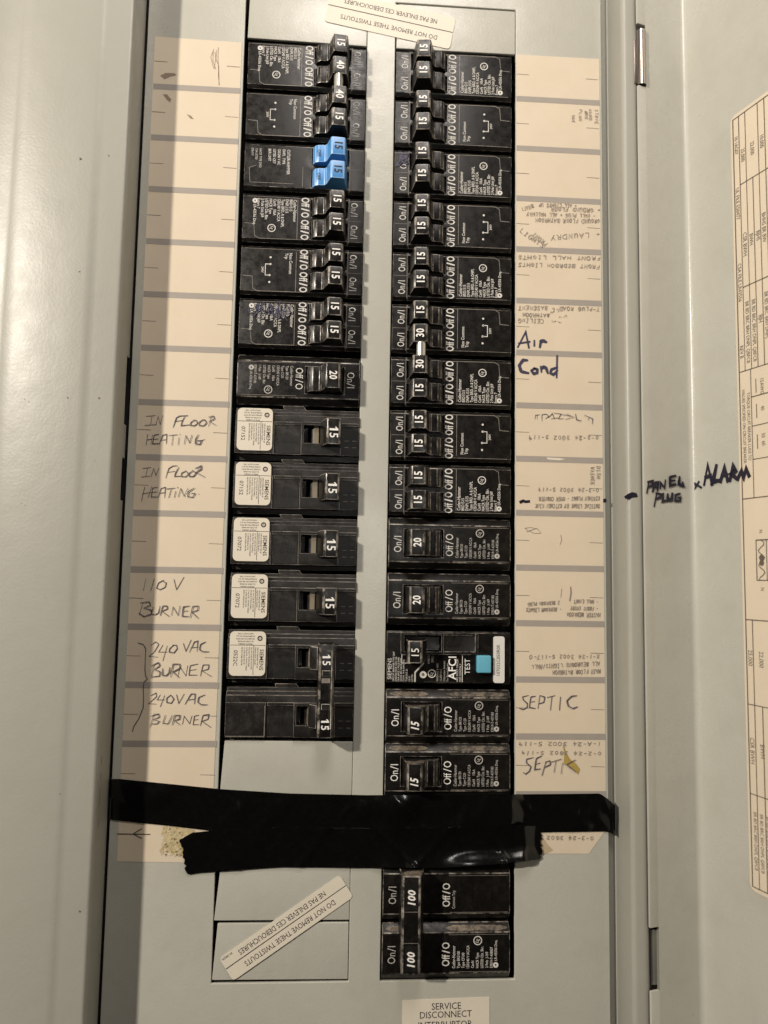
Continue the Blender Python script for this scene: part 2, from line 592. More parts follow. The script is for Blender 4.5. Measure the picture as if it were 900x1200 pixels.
ZT, ZB = 3.2, -21.5
LO, RO = (-2.585, -0.262), (0.277, 2.615)                # the two cut-outs of the dead front
mb = MB()
us = [-4.395, LO[0], LO[1], RO[0], RO[1], 4.305]
vs = [ZB, -16.965, 0.98, ZT]
mb.cells(us, vs, lambda i, j: None if (j == 1 and i in (1, 3)) else 0.0, -0.07, 'grey_paint', 0.018, 3)
# scuffs and bare nicks along the cut-out edges
for px, py, dx, dy in ((612, 1160, 6, 3), (606, 1146, 4, 5), (444, 1158, -4, 9), (432, 726, 0, 4), (417, 560, 1, 6), (444, 612, -2, 5), (415, 690, 1, 5)):
    a, b = at(px, py), at(px + dx, py + dy)
    mb.ribbon([a, ((a[0] + b[0]) / 2 + .01, (a[1] + b[1]) / 2), b], 0.014, 0.003, 'bare_scratch', True)
dead = pbuild(mb, 'dead_front')

mb = MB()
mb.box(-4.38, 4.46, ZB, ZT, -2.2, -1.6, 'dark_interior', 0)
pbuild(mb, 'back_box')

# twist-out plates
GAP = 0.016


def twist(pts, w=-0.004):
    mb = MB()
    mb.plate(pts, w - 0.06, w, 'grey_paint', 0.016, 3)
    return pbuild(mb, 'twistout_plate')


twist([(LO[0] + .055, .085), (LO[1] - .008, .05), (LO[1] - .008, .97), (LO[0] + .075, .97)])
twist([(RO[0] + .02, .045), (RO[1] - .01, .06), (RO[1] - .01, .95), (RO[0] + .045, .955)])
twist([(LO[0] + .03, -13.92), (LO[1] - .006, -13.93), (LO[1] - .006, -12.955), (LO[0] + .085, -12.945)])
twist([(LO[0] + .03, -14.94), (LO[1] - .006, -14.94), (LO[1] - .006, -13.96), (LO[0] + .085, -13.955)])
twist([(LO[0] + .012, -15.945), (LO[1] - .006, -15.955), (LO[1] - .006, -14.965), (LO[0] + .10, -14.965)])
twist([(LO[0] + .012, -16.915), (LO[1] - .01, -16.93), (LO[1] - .012, -15.998), (LO[0] + .075, -15.998)], -.012)
twist([(RO[0] + .02, -14.93), (RO[1] - .01, -14.93), (RO[1] - .01, -13.96), (RO[0] + .02, -13.96)], -0.02)

# left trim: return wall with two latch cut-outs, rounded edge, broad face
mb = MB()
XL = -4.432


def arc(cx, cy, r, a0, a1, n=6):
    return [(cx + r * math.cos(math.radians(a0 + (a1 - a0) * k / n)), cy + r * math.sin(math.radians(a0 + (a1 - a0) * k / n))) for k in range(n + 1)]


def extrude_z(mb, line, z0, z1, m, thick=None):
    """(X, w) polyline pushed along Z, a folded sheet"""
    n = len(line)
    vs = [(p[0], z0, p[1]) for p in line] + [(p[0], z1, p[1]) for p in line]
    mb.add(vs, [[i, i + 1, n + i + 1, n + i] for i in range(n - 1)], m)
    if thick:
        vs = [(p[0] + thick[0], z0, p[1] + thick[1]) for p in line] + [(p[0] + thick[0], z1, p[1] + thick[1]) for p in line]
        mb.add(vs, [[n + i, n + i + 1, i + 1, i] for i in range(n - 1)], m)


face = [(-9.0, .50), (-6.9, .52), (-6.50, .545), (-6.42, .575), (-6.33, .612), (-6.2, .634), (-6.05, .656), (-5.85, .680), (-5.6, .700), (-5.3, .716), (-5.06, .722), (-5.0, .720), (-4.96, .712), (-4.92, .702), (-4.86, .700)] + arc(XL - .075, .625, .075, 90, 0, 8) + [(XL, .165)]
extrude_z(mb, face, ZB, ZT, 'grey_paint_shaded')
extrude_z(mb, [(p[0] - .05, p[1] - .05) for p in face[:-1]] + [(XL - .05, .165)], ZB, ZT, 'grey_paint_shaded')
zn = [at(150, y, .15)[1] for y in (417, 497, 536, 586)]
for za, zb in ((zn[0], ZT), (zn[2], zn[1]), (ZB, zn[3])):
    mb.box(XL - .05, XL, za, zb, .02, .1655, 'grey_paint_shaded', 0)
extrude_z(mb, [(XL - .025, .10), (XL - .025, .125)], ZB, zn[3] - .03, 'grey_paint_shaded')
for px, py, q in ((93, 318, .012), (79, 466, .012), (116, 466, .014), (127, 182, .010), (94, 186, .02), (29, 468, .01), (93, 1068, .014), (70, 930, .008), (25, 590, .009), (52, 700, .007), (110, 540, .007)):
    c = at(px, py, .705)
    ww = .712 if c[0] > -4.9 else .728
    c = at(px, py, ww)
    mb.poly([(c[0] + q * math.cos(1.05 * j + px) * R.uniform(.6, 1.3), c[1] + q * math.sin(1.05 * j + px) * R.uniform(.6, 1.6)) for j in range(6)], ww, 'stain_dirt')
for z in (-13.1, -13.35, -13.6, -13.75, -14.1):
    mb.add([(XL + .002, z, .5), (XL + .002, z - .14, .49), (XL + .002, z - .14, .515), (XL + .002, z, .52)], [[0, 1, 2, 3]], 'stain_dirt')
trim_l = pbuild(mb, 'trim_frame')
# dark gap behind the cut-outs
mb = MB()
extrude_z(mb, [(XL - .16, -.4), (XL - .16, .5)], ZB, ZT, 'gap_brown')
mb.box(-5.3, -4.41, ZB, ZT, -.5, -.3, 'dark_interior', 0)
pbuild(mb, 'trim_backing', trim_l)
bpy.data.objects['trim_backing'].matrix_parent_inverse = Matrix.Identity(4)

# right trim: gutter, return wall, narrow lip under the hinge
XR = 4.475
mb = MB()
prof = [(4.20, -.16), (4.44, -.16), (XR, -.12), (XR, .50)] + arc(XR + .075, .545, .075, 180, 90, 8) + [(4.66, .616), (4.735, .60), (4.775, .56), (4.785, .30), (4.79, -.3)]
extrude_z(mb, prof[::1], ZB, ZT, 'grey_paint_shaded')
trim_r = pbuild(mb, 'trim_frame')

# door: flange + concave bend + main sheet, notched for the two hinges
mb = MB()
RB = 0.10
LFL = 1.09


def fl(t, off=0.0):
    return (BX + DN[0] * t + DD[0] * off, BW + DN[1] * t + DD[1] * off)


def mn(s, off=0.0):
    return (BX + DD[0] * s + DN[0] * off, BW + DD[1] * s + DN[1] * off)


bend = []
cxy = (BX + DD[0] * RB + DN[0] * RB, BW + DD[1] * RB + DN[1] * RB)
for k in range(9):
    a = math.pi / 2 * k / 8
    bend.append((cxy[0] - RB * (DD[0] * math.cos(a) + DN[0] * math.sin(a)), cxy[1] - RB * (DD[1] * math.cos(a) + DN[1] * math.sin(a))))
TN = LFL - .17
line = [fl(TN)] + [fl(t) for t in (.7, .4)] + bend + [mn(s) for s in (.3, .8, 1.6, 3.2, 6.0)]
extrude_z(mb, line, ZB, ZT, 'grey_paint')
extrude_z(mb, [fl(TN, -.05)] + [fl(-.05, -.05)] + [mn(6.0, -.05)], ZB, ZT, 'grey_paint')
zh = [at(752, 30, .6)[1], at(752, 102, .6)[1], at(764, 1086, .6)[1], at(764, 1160, .6)[1]]
for za, zb in ((zh[0], ZT), (zh[2], zh[1]), (ZB, zh[3])):
    n0 = len(mb.v)
    q = [fl(TN, 0), fl(LFL, 0), fl(LFL, -.05), fl(TN, -.05)]
    vs = [(p[0], za, p[1]) for p in q] + [(p[0], zb, p[1]) for p in q]
    mb.bevelled(vs, [(0, 1, 2, 3), (7, 6, 5, 4), (0, 4, 5, 1), (1, 5, 6, 2), (2, 6, 7, 3)], 'grey_paint', 0.012, 2)
door = pbuild(mb, 'door')
door['label'] = 'grey panel door swung open with a paper chart glued inside'

# hinges
mb = MB()
hz0, hz1 = at(757, 101, .6)[1], at(754, 37, .6)[1]
cyl = [(4.845 + .085 * math.cos(a), .60 + .085 * math.sin(a)) for a in [2 * math.pi * k / 20 for k in range(21)]]
extrude_z(mb, cyl[::-1], hz0, hz1, 'steel')
mb.add([(p[0], hz0, p[1]) for p in cyl[:-1]], [list(range(20))], 'dark_interior')
mb.add([(p[0], hz1, p[1]) for p in cyl[:-1]], [list(range(20))[::-1]], 'steel')
mb.box(4.70, 4.80, hz0 + .03, hz1 - .2, .605, .628, 'steel', .006)
hg = pbuild(mb, 'hinge')
mb = MB()
hz2, hz3 = at(765, 1158, .6)[1], at(765, 1090, .6)[1]
mb.box(4.80, 5.12, hz2 + .02, hz3 - .03, .50, .54, 'dull_steel', .008)
mb.box(4.775, 4.80, hz2 - .02, hz3 + .02, .36, .57, 'dark_interior', 0)
pbuild(mb, 'hinge')
mb = MB()
mb.box(4.80, 5.1, zh[3] - .05, zh[0] + .05, .2, .3, 'dark_interior', 0)
pbuild(mb, 'hinge_recess')


# ---- chart glued to the inside of the door (in door coordinates: s from the bend, z, height off the sheet)
class DoorMB(MB):
    def build(self, name, parent=None, smooth=35):
        self.v = [(BX + DD[0] * p[0] + DN[0] * p[2], p[1], BW + DD[1] * p[0] + DN[1] * p[2]) for p in self.v]
        return MB.build(self, name, parent, smooth)


mb = DoorMB()
s0 = (at_door(855.2, 300)[0] + at_door(876, 900)[0]) / 2 - .0
s0 = (at_door(856.5, 200)[0] + at_door(867, 560)[0] + at_door(878.5, 950)[0]) / 3
zt, zb = at_door(856, 139)[1], at_door(881, 1043)[1]
s1 = s0 + 4.6
r = .10
out = [(s0 + r, zb), (s1, zb), (s1, zt), (s0 + r, zt), (s0 + .3 * r, zt - .3 * r), (s0, zt - r), (s0, zb + r), (s0 + .3 * r, zb + .3 * r)]
mb.poly(out, .008, 'chart_cream')
for k in range(len(out)):
    a, b = out[k], out[(k + 1) % len(out)]
    mb.add([(a[0], a[1], 0), (b[0], b[1], 0), (b[0], b[1], .008), (a[0], a[1], .008)], [[0, 1, 2, 3]], 'chart_cream')
CW = .011


def dl(sa, za, sb, zb_, wd=.016):
    mb.ribbon([(sa, za), (sb, zb_)], wd, .012, 'chart_print')


i0 = s0 + .055
it, ib = zt - .07, zb + .07
dl(i0, it, i0, ib, .02)
dl(i0, it, s1, it, .02)
dl(i0, ib, s1, ib, .02)
zrow = [at_door(x, y)[1] for x, y in ((866, 218), (870, 337.5), (867, 436.7), (880.5, 465.5), (882, 499.5), (882.7, 538.5), (870, 585), (875, 726), (878, 825), (881, 930))]
c1 = i0 + .125
c2 = c1 + .135
c3 = c2 + .26
c4 = c3 + .135
cl = [c1, c2, (c2 + c3) / 2, c3, c4, c4 + .3, c4 + .6, c4 + .9, c4 + 1.3, c4 + 1.7, c4 + 2.1]
for c in cl:
    if c != (c2 + c3) / 2:
        dl(c, it, c, zrow[0])
    if c > c1:
        dl(c, zrow[0], c, zrow[2])
dl(c1, zrow[0], c1, zrow[2])
dl(c1, zrow[0], s1, zrow[0])
dl(c1, zrow[1], s1, zrow[1])
for k in (2, 6, 7):
    dl(i0, zrow[k], s1, zrow[k])
cm = i0 + .235
dl(cm, zrow[2], cm, zrow[6])
for k in (3, 4, 5):
    dl(cm, zrow[k], s1, zrow[k])
cb = [i0 + .135, i0 + .29]
cb += [cb[1] + .3 * k for k in range(1, 7)]
for k, c in enumerate(cb):
    dl(c, zrow[7] if k != 1 else zrow[8], c, ib)
dl(i0, zrow[8], s1, zrow[8])
dl(i0, zrow[9], s1, zrow[9])


def dt(s, ss, zz, size, sx=.8):
    mb.text(s, ss, zz, size, .012, 'chart_print', rot=-math.pi / 2, sx=sx)


dt('10 1AG07', (i0 + c1) / 2, at_door(862, 172)[1], .10)
dt('25,000', (c1 + c2) / 2, at_door(867.5, 184)[1], .11)
dt('22,000', (c2 + c3) / 2, at_door(880, 175)[1], .11)
dt('10,000', (c3 + c4) / 2, at_door(891.5, 167)[1], .11)
dt('UL FILE E50477', (i0 + c1) / 2, at_door(863.5, 240)[1], .11)
dt('CSA FILE LR43556', (i0 + c1) / 2, at_door(866, 332)[1], .11)
dt('REV B', (i0 + c1) / 2, at_door(869, 413)[1], .11)
dt('CSR BWH', (c1 + c2) / 2, at_door(872, 287)[1], .12)
dt('BWH', (c2 + (c2 + c3) / 2) / 2, at_door(880, 281)[1], .11)
dt('BJHS', (c3 + (c2 + c3) / 2) / 2, at_door(887, 277)[1], .11)
dt('BHHS BR BW', (c3 + c4) / 2, at_door(895, 267)[1], .11)
dt('BR BD BRC BRH DNPL QBFCB', (c1 + c2) / 2, at_door(875, 390)[1], .10)
dt('BR BD BRC BRH DNPL QBFCB', (c2 + (c2 + c3) / 2) / 2, at_door(882, 388)[1], .10)
dt('BJH', (c3 + (c2 + c3) / 2) / 2, at_door(890, 374)[1], .11)
dt('BR BD BRC BRH DNPL', (c3 + c4) / 2, at_door(897, 370)[1], .10)
dt('VALUES SPECIFIED ON CIRCUIT BREAKER', i0 + (cm - i0) * .32, at_door(871, 500)[1], .085)
dt('TORQUE CIRCUIT BREAKER LUGS TO', i0 + (cm - i0) * .72, at_door(876, 500)[1], .085)
for yy, a in ((448, '15'), (456, 'AWG'), (480, '40'), (515, '50'), (521, '60')):
    for k in range(6):
        dt(a, cm + .22 + .22 * k, at_door(888, yy)[1] + R.uniform(-.08, .08), .10)
for yy in (452, 482, 518):
    dl(cm + .1, at_door(886, yy - 8)[1], cm + .1, at_door(886, yy + 8)[1])
# wiring diagram block
q0, q1 = at_door(886.5, 633)[1], at_door(887.5, 680)[1]
d0 = at_door(887, 650)[0]
for k in range(9):
    dl(d0 + .2 * k, q0, d0 + .2 * k, q1, .018)
    mb.ribbon([(d0 + .2 * k + .1 + .06 * math.sin(j * 1.1), q0 + (q1 - q0) * j / 16) for j in range(17)], .016, .012, 'chart_print')
    mb.disc(d0 + .2 * k + .1, q0 + (q1 - q0) * .44, .05, .013, 'chart_print', 8)
    mb.disc(d0 + .2 * k + .1, q0 + (q1 - q0) * .57, .05, .013, 'chart_print', 8)
    dt('NB'[k % 2], d0 + .2 * k + .1, q0 + .14, .09)
    dt('N', d0 + .2 * k + .1, q1 - .14, .09)
dl(d0, q0, d0 + 1.8, q0, .018)
dl(d0, q1, d0 + 1.8, q1, .018)
dt('25,000', (i0 + cb[0]) / 2, at_door(880, 771)[1], .12)
dt('22,000', cb[0] + .15, at_door(892, 773)[1], .12)
dt('CSR BWH', (i0 + cb[0]) / 2, at_door(883, 880)[1], .12)
dt('BWH', cb[0] + .13, at_door(891, 880)[1], .12)
dt('BJHS', cb[1] + .15, at_door(898, 882)[1], .12)
for k in range(6):
    dt('BR BD BRC BRH DNPL QBFCB', i0 + .08 + .125 * k, (zrow[9] + ib) / 2, .085)
chart = mb.build('chart_label')
kid(chart, door)
chart['label'] = 'cream printed chart with ruled columns glued on the door'

# marker writing (traced further down, once the tracing helper exists)
class FlMB(MB):
    def build(self, name, parent=None, smooth=35):
        self.v = [(BX + DN[0] * p[0] + DD[0] * p[2], p[1], BW + DN[1] * p[0] + DD[1] * p[2]) for p in self.v]
        self.f = [f[::-1] for f in self.f]
        return MB.build(self, name, parent, smooth)


mb = MB()
f_lip = lambda x, y: at(x, y, .625)
trace(mb, [(733, 583), (737, 580), (741, 578.5), (745, 579.5)], .05, 'marker_ink', .626, f_lip)
trace(mb, [(736, 584), (741, 581.5), (746, 581)], .045, 'marker_ink', .628, f_lip)
kid(mb.build('marker_writing'), trim_r)
mb = MB()
mb.ribbon([at(703.5, 587), at(709.5, 586.5)], .065, .004, 'marker_ink')
kid(mb.build('marker_writing'), dead)


# ---- the two paper circuit lists
def paper(x0, x1, z0, z1, corners, bars, tick_side):
    mb = MB()
    pts = corners
    mb.plate(pts, .0015, .006, 'sticker_cream', 0)
    for z, dz in bars:
        mb.add([(x0, z - .055, .0085), (x1, z - .055 + dz, .0085), (x1, z + .055 + dz, .0085), (x0, z + .055, .0085)], [[0, 1, 2, 3]], 'sticker_bar')
    zz = [b[0] for b in bars]
    zz = [zz[0] + 1.0] + zz + [zz[-1] - 1.0]
    for a in zz[:-1]:
        m_ = a - .5
        mb.ribbon([(x0, m_), (x0 + .24, m_ - .004)], .010, .0085, 'thin_print')
        mb.ribbon([(x1 - .26, m_ - .02), (x1 - .02, m_ - .025)], .010, .0085, 'thin_print')
    return mb


bl = [(-k + .0, -.0) for k in range(1, 14)]
mb = paper(-4.240, -2.632, 0, 0, [(-4.238, -14.96), (-2.66, -14.99), (-2.632, -.03), (-4.252, -.01)], bl, 0)
# dirt and old glue
for pts in ([(188, 89), (194, 86), (204, 86), (207, 88), (200, 90), (193, 93)], [(191, 111), (196, 111), (201, 117), (199, 120), (195, 116)], [(219, 134), (224, 136), (227, 140), (223, 139)]):
    mb.poly([at(*p) for p in pts][::-1], .0105, 'smudge')
for x in range(5):
    y0 = 55 + R.random() * 6
    mb.ribbon([at(249 + x * 2 + R.uniform(-2, 2), y0 + 11 * k + R.uniform(-2, 2)) for k in range(5 if x > 2 else 3)], .006, .0105, 'stain_dirt')
crust = [at(p[0] + R.uniform(-1.6, 1.6), p[1] + R.uniform(-1.6, 1.6)) for p in ((190, 969), (194, 967), (198, 966), (205, 968), (212, 967), (219, 970), (226, 971), (230, 975), (232, 980), (231, 992), (229, 998), (226, 1003), (218, 1001), (210, 1004), (204, 1000), (198, 1001), (194, 998), (191, 1003), (188, 997), (191, 992), (188, 988), (192, 984), (189, 977))]
mb.poly(crust[::-1], .0105, 'glue_crumb')
for k in range(150):
    p = (R.uniform(190, 228), R.uniform(968, 1003))
    c = at(*p)
    q = R.uniform(.006, .018)
    n = 5
    mb.poly([(c[0] + q * math.cos(6.28 * j / n + p[0]) * R.uniform(.6, 1.4), c[1] + q * math.sin(6.28 * j / n + p[0]) * R.uniform(.6, 1.4)) for j in range(n)], .0115 + .00005 * k, ['stain_yellow', 'glue_crumb', 'label_cream', 'stain_dirt'][k % 4 if k % 7 else 2])
# printed arrow at the foot of the list
trace(mb, [(138, 977), (176, 977.5)], .016, 'black_print', .0105)
trace(mb, [(166, 971), (156, 977), (166, 982)], .018, 'black_print', .0115)
list_l = pbuild(mb, 'circuit_list')
list_l['label'] = 'cream paper circuit list left of the breakers, pen notes about heating and burners'

hw = .017


def note(parent, items, m='pen_ink', width=hw, **kw):
    mb = MB()
    for it in items:
        hand(mb, it[0], it[1], it[2], it[3], width, m, **kw)
    return kid(mb.build('handwriting'), parent)




def traced(parent, o, k, strokes, m='pen_ink', width=hw, w=.012, f=at, cls=MB, name='handwriting'):
    """pen strokes followed point by point; o and k bring the tracing sheet to photo pixels"""
    mb = cls()
    for i, st in enumerate(strokes.split(';')):
        v = [float(c) for c in st.replace(',', ' ').split()]
        q = [(o[0] + v[j] / k, o[1] + v[j + 1] / k) for j in range(0, len(v), 2)]
        if len(q) == 1:
            q.append((q[0][0] + .6, q[0][1] + .5))
        mb.ribbon([f(*p) for p in smoothed(q)], width * (.85 + .3 * R.random()), w + .0011 * (i % 12), m, True)
    return kid(mb.build(name), parent)


OA, OB = (100, 440), (100, 660)
traced(list_l, OA, 5, '360,240 410,235;392,238 383,292;350,293 412,288;415,290 428,240 440,285 455,235;515,305 535,248 555,238 600,236;525,270 570,264;585,240 568,270 562,295 610,290;640,262 620,275 615,292 640,296 660,280 650,264 636,262;690,260 668,275 668,294 695,296 712,278 700,260 686,263;722,298 740,240;722,245 752,238 758,255 728,270 765,292;'
       '368,345 358,405;395,350 385,405;362,378 398,372;430,345 405,350 395,400 432,400;402,375 428,372;435,402 455,350 478,345 475,400;445,380 478,376;490,352 540,348;515,350 508,408;550,365 545,405;555,345;580,402 590,352 612,395 625,350;664,348 648,372 645,400 672,405 682,382 655,383;680,381 700,377')
traced(list_l, OA, 5, '340,545 385,540;365,543 355,592;330,595 380,590;388,590 402,545 415,585 432,545;472,600 490,545 515,530 540,530;480,568 525,562;548,540 528,575 525,592 560,590;590,560 565,572 562,592 590,594 606,575 588,558;630,560 608,575 610,592 635,592 650,572 628,556;640,590 672,540;645,545 680,530 682,550 650,568 700,595;'
       '350,655 330,738;390,650 370,715;335,695 385,685;425,655 395,660 388,712 425,712;392,685 420,682;428,715 445,662 470,655 465,715;438,690 470,686;478,665 525,660;505,663 490,715;530,680 522,715;540,655;545,712 560,662 580,708 602,660;640,660 605,680 600,710 630,715 645,692 620,690;665,695')
traced(list_l, OB, 5, '355,95 342,158;405,92 385,160;460,100 430,115 418,145 440,155 470,140 475,115 450,103;520,95 535,155 578,82;'
       '340,230 318,300;325,232 375,225 385,245 345,262 390,275 385,300 345,312 316,292;400,255 388,295 410,302 430,290 438,250;440,305 455,250 480,250 482,268 450,280 490,310;505,305 515,255 545,305 555,250;610,250 575,255 568,310 605,312;570,282 600,278;615,318 630,252 662,250 660,275 625,285 662,322')
traced(list_l, OB, 5, '385,480 415,460 432,475 405,520 375,545 425,550;455,480 430,520 480,520;480,485 455,570;520,478 495,500 492,520 520,525 540,500 535,480 512,479;575,470 590,515 620,450;610,520 640,460 660,455 655,515;620,495 660,490;705,460 675,475 670,505 690,518 725,518;'
       '405,590 388,662;390,600 430,580 438,600 405,622 440,635 435,660 386,666;455,615 452,655 475,658 492,640 495,610;500,665 515,590 555,590 555,615 515,635 550,668;545,655 555,605 590,660 600,600;660,590 615,600 608,655 655,655;610,628 650,622;675,660 690,595 725,595 722,620 685,630 738,662')
traced(list_l, OB, 5, '385,775 415,760 420,780 372,822 415,825;440,770 422,800 465,800;465,775 440,840;500,772 478,790 478,815 505,820 520,795 502,772;535,770 548,820 580,765;585,825 620,765 645,765 640,822;600,800 640,795;700,770 665,785 660,812 680,828 715,828;'
       '405,880 380,958;385,895 430,880 435,900 400,915 435,925 420,940 385,940;470,890 455,935 485,940 510,890;510,945 525,890 555,890 552,912 522,920 555,945;570,942 580,895 612,940 625,895;665,890 640,895 632,945 665,945;635,918 660,915;675,950 690,890 725,885 720,912 685,925 735,960')
mb = MB()
trace(mb, [(162, 753.5), (168, 755), (171, 760), (170.5, 772), (170, 785), (171, 792), (173, 795.5), (169, 799), (168, 806), (168.5, 818), (168, 829), (163, 842), (157, 851), (155.5, 857)], .016, 'pen_ink', .012)
kid(mb.build('handwriting'), list_l)

br = [(-k + .153, -.0) for k in range(1, 15)]
cr_ = [at(606, 978), at(606, 1003), at(688, 1000), at(712, 974)]
xr0, xr1 = 2.632, 4.258
mb = paper(xr0, xr1, 0, 0, [(xr0, -14.86), (3.94, -14.87), (4.255, -14.46), (xr1, .06), (xr0, .055)], br, 1)
mb.poly([at(*p) for p in ((659, 871), (664, 884), (668, 890), (674, 894), (679, 901), (677, 907), (670, 900), (660, 895), (661, 884))][::-1], .018, 'stain_yellow')
mb.poly([at(*p) for p in ((634, 978), (642, 990), (648, 996), (640, 1000), (633, 1001))][::-1], .0105, 'stain_pale')
mb.poly([at(*p) for p in ((640, 536.2), (655, 537), (662, 538), (656, 539.5), (642, 538.5))][::-1], .0105, 'label_cream')
list_r = pbuild(mb, 'circuit_list')
list_r['label'] = 'cream paper circuit list right of the breakers with upside-down notes and a cut lower corner'

OM = (725, 530)
traced(door, OM, 5.4545, '550,205 572,80 600,205;560,160 590,150;628,85 605,190 650,180;655,185 680,95 700,180;665,150 695,145;715,180 735,85 750,120 725,140 760,170;765,170 790,120 805,160 820,105 838,150', 'marker_ink', .105, .014, at_door, DoorMB, 'marker_writing')
traced(door, OM, 5.4545, '190,190 178,260;185,190 215,185 215,210 185,225;215,250 230,200 250,195 245,245;222,225 248,222;262,232 265,195 290,230 295,180;360,150 325,160 325,215 360,205;328,185 355,180;385,160 380,205 410,215 405,195', 'marker_ink', .06, .012, at_flange, FlMB, 'marker_writing')
traced(door, OM, 5.4545, '240,265 225,345;238,262 270,270 262,290 235,300;282,265 278,315 300,312;310,270 310,305 335,305 340,265;388,265 360,275 358,310 390,312 392,290 375,292', 'marker_ink', .06, .012, at_flange, FlMB, 'marker_writing')
traced(door, OM, 5.4545, '474,206 492,210;485,240 515,190;490,200 530,225', 'marker_ink', .06, .014, at_door, DoorMB, 'marker_writing')
OC, OD = (600, 350), (600, 800)
traced(list_r, OC, 8.18, '55,465 130,320 160,470;65,430 165,415;212,405 212,452;265,465 275,410 300,405 325,418', 'blue_ink', .055)
traced(list_r, OC, 8.18, '145,592 105,590 68,640 85,700 155,715;215,670 185,690 205,722 240,712 240,680 210,668;275,655 280,700;278,675 300,655 325,665 340,715;430,660 375,680 365,715 395,730 432,690;430,550 425,755', 'blue_ink', .055)
traced(list_r, OD, 5.714, '108,85 70,95 75,115 103,140 100,165 75,180 50,172;155,90 125,95 115,165 155,172;118,130 150,125;185,85 172,172;185,85 218,95 212,130 180,140;235,98 285,85;265,90 255,182;322,95 315,182;430,85 395,90 365,120 375,155 405,172 435,160', width=.02)
traced(list_r, OD, 5.714, '140,500 95,510 95,535 125,560 115,590 90,610 75,600;195,490 160,505 150,580 188,575;155,545 185,535;225,525 198,618;220,530 250,520 255,545 215,565;255,530 325,510;290,520 278,598;335,535 325,605;420,515 365,545 385,565 425,595', width=.02, w=.019)
mb = MB()
mb.ribbon([at(609.5, 588.5), at(613, 587), at(616, 588), at(620, 587.5)], .05, .013, 'marker_ink')
kid(mb.build('marker_writing'), list_r)
TI = .0105
note(list_r, [('GROUND FLOOR BATHROOM', (703, 257.5), (627, 256), 4.5), ('- WALL PLUG + ALL HALLWAY', (698, 251.5), (617, 249), 4.2), ('+ GROUND FLOOR', (704, 244.5), (645, 243), 4.5),
              ('+ ALL LIGHTS UP', (676, 239.5), (631, 238.5), 4), ('LIVING', (612, 247.5), (626, 243.5), 4)], m='note_ink', width=TI)
note(list_r, [('LIGHTS', (608, 271), (636, 292), 5), ('FRONT', (642, 286), (626, 272), 5), ('+ LAUNDRY', (704, 272), (645, 276), 5.5)], m='note_ink', width=TI)
note(list_r, [('FRONT HALL LIGHTS', (704, 301), (606, 299.5), 4.2), ('FRONT BEDROOM LIGHTS', (703, 311), (607, 308), 4.2)], m='note_ink', width=TI)
note(list_r, [('T-PLUG ROAD + BASEMENT', (703, 360.5), (607, 358.5), 4.4), ('BATHROOM', (644, 368), (612, 367), 4), ('(CEILING', (642, 374.5), (607, 373.5), 4.5)], m='note_ink', width=TI)
mb = MB()
for k in range(9):
    x, y = 645 + (k % 5) * 4 + R.uniform(-2, 2), 366 + (k // 3) * 5 + R.uniform(-2, 2)
    mb.ribbon([at(x + R.uniform(-3, 3), y + R.uniform(-2, 2)) for _ in range(4)], .007, .0115, 'pencil')
kid(mb.build('pencil_scribble'), list_r)
traced(list_r, (600, 475), 8.18, '262,92 225,95 218,135;240,95 240,130;285,150 285,90 330,85 350,105 320,130;345,120 385,80 405,130;375,130 450,120;400,75 470,85 440,130 490,130;480,90 560,105;520,85 590,115 510,135;605,85 615,140 660,150;690,95 770,130 765,180;735,115 725,145', width=.014)
note(list_r, [('0-2-24 3002 3-119', (702, 511), (619, 510), 4.5)], m='note_ink', width=TI)
note(list_r, [('DISH', (699, 546), (699, 561), 4), ('WASHER', (692, 547), (691.5, 568), 4.5)], m='note_ink', width=TI)
note(list_r, [('0-3-24 3002 5-119', (702, 572.5), (630, 571.5), 4.2), ('KITCHEN PLUGS - OVER COUNTER', (703, 582), (631, 582.5), 4.4), ('OUTSIDE LIGHT BY KITCHEN SINK', (703, 591), (627, 590.5), 4.4)], m='note_ink', width=TI)
mb = MB()
trace(mb, [(615, 619), (622, 618), (630, 620), (634, 625), (626, 625), (619, 622), (615, 619)], .008, 'pencil')
trace(mb, [(617, 623), (629, 619)], .008, 'pencil', .0135)
trace(mb, [(657, 627), (658, 633), (656, 638)], .008, 'pencil')
trace(mb, [(668.5, 688), (669, 695), (667.5, 704)], .022, 'pencil')
trace(mb, [(658, 690), (657, 700)], .010, 'pencil')
kid(mb.build('pencil_scribble'), list_r)
note(list_r, [('- HALL LIGHT', (701, 703), (672, 702.5), 4), ('- FRONT ENTRY', (701, 711), (668, 710.5), 4), ('MASTER BEDROOM', (704, 718.5), (664, 717.5), 4.5), ('2 BEDROOM PLUG', (656, 704), (618, 706), 4), ('- BEDROOM LIGHTS', (658, 712), (616, 712.5), 4.2)], m='note_ink', width=TI)
note(list_r, [('X-1-24 3002 5-117-0', (703, 767), (620, 767.5), 4.4), ('ALL BEDROOMS LIGHTS/HALL', (703, 775), (622, 779), 4.8), ('MAIN FLOOR BATHROOM', (704, 784), (647, 785.5), 4.8)], m='note_ink', width=TI)
note(list_r, [('1-A-24 3002 5-119', (705, 869.5), (607, 869), 4.2), ('0-2-24 3002 5-119', (705, 881), (610, 879.5), 4.2)], m='note_ink', width=TI)
note(list_r, [('0-3-24 3002', (696, 980), (640, 979), 4.2)], m='note_ink', width=TI)
note(list_r, [('PLUG', (678.5, 128), (678.5, 143), 3), ('ABOVE', (685, 130), (685, 140), 3), ('MICRO', (690, 128), (690, 141), 3), ('STOVE', (697, 128), (697, 146), 3.5), ('WAVE', (670, 135), (670, 144), 3)], m='note_ink', width=.008)


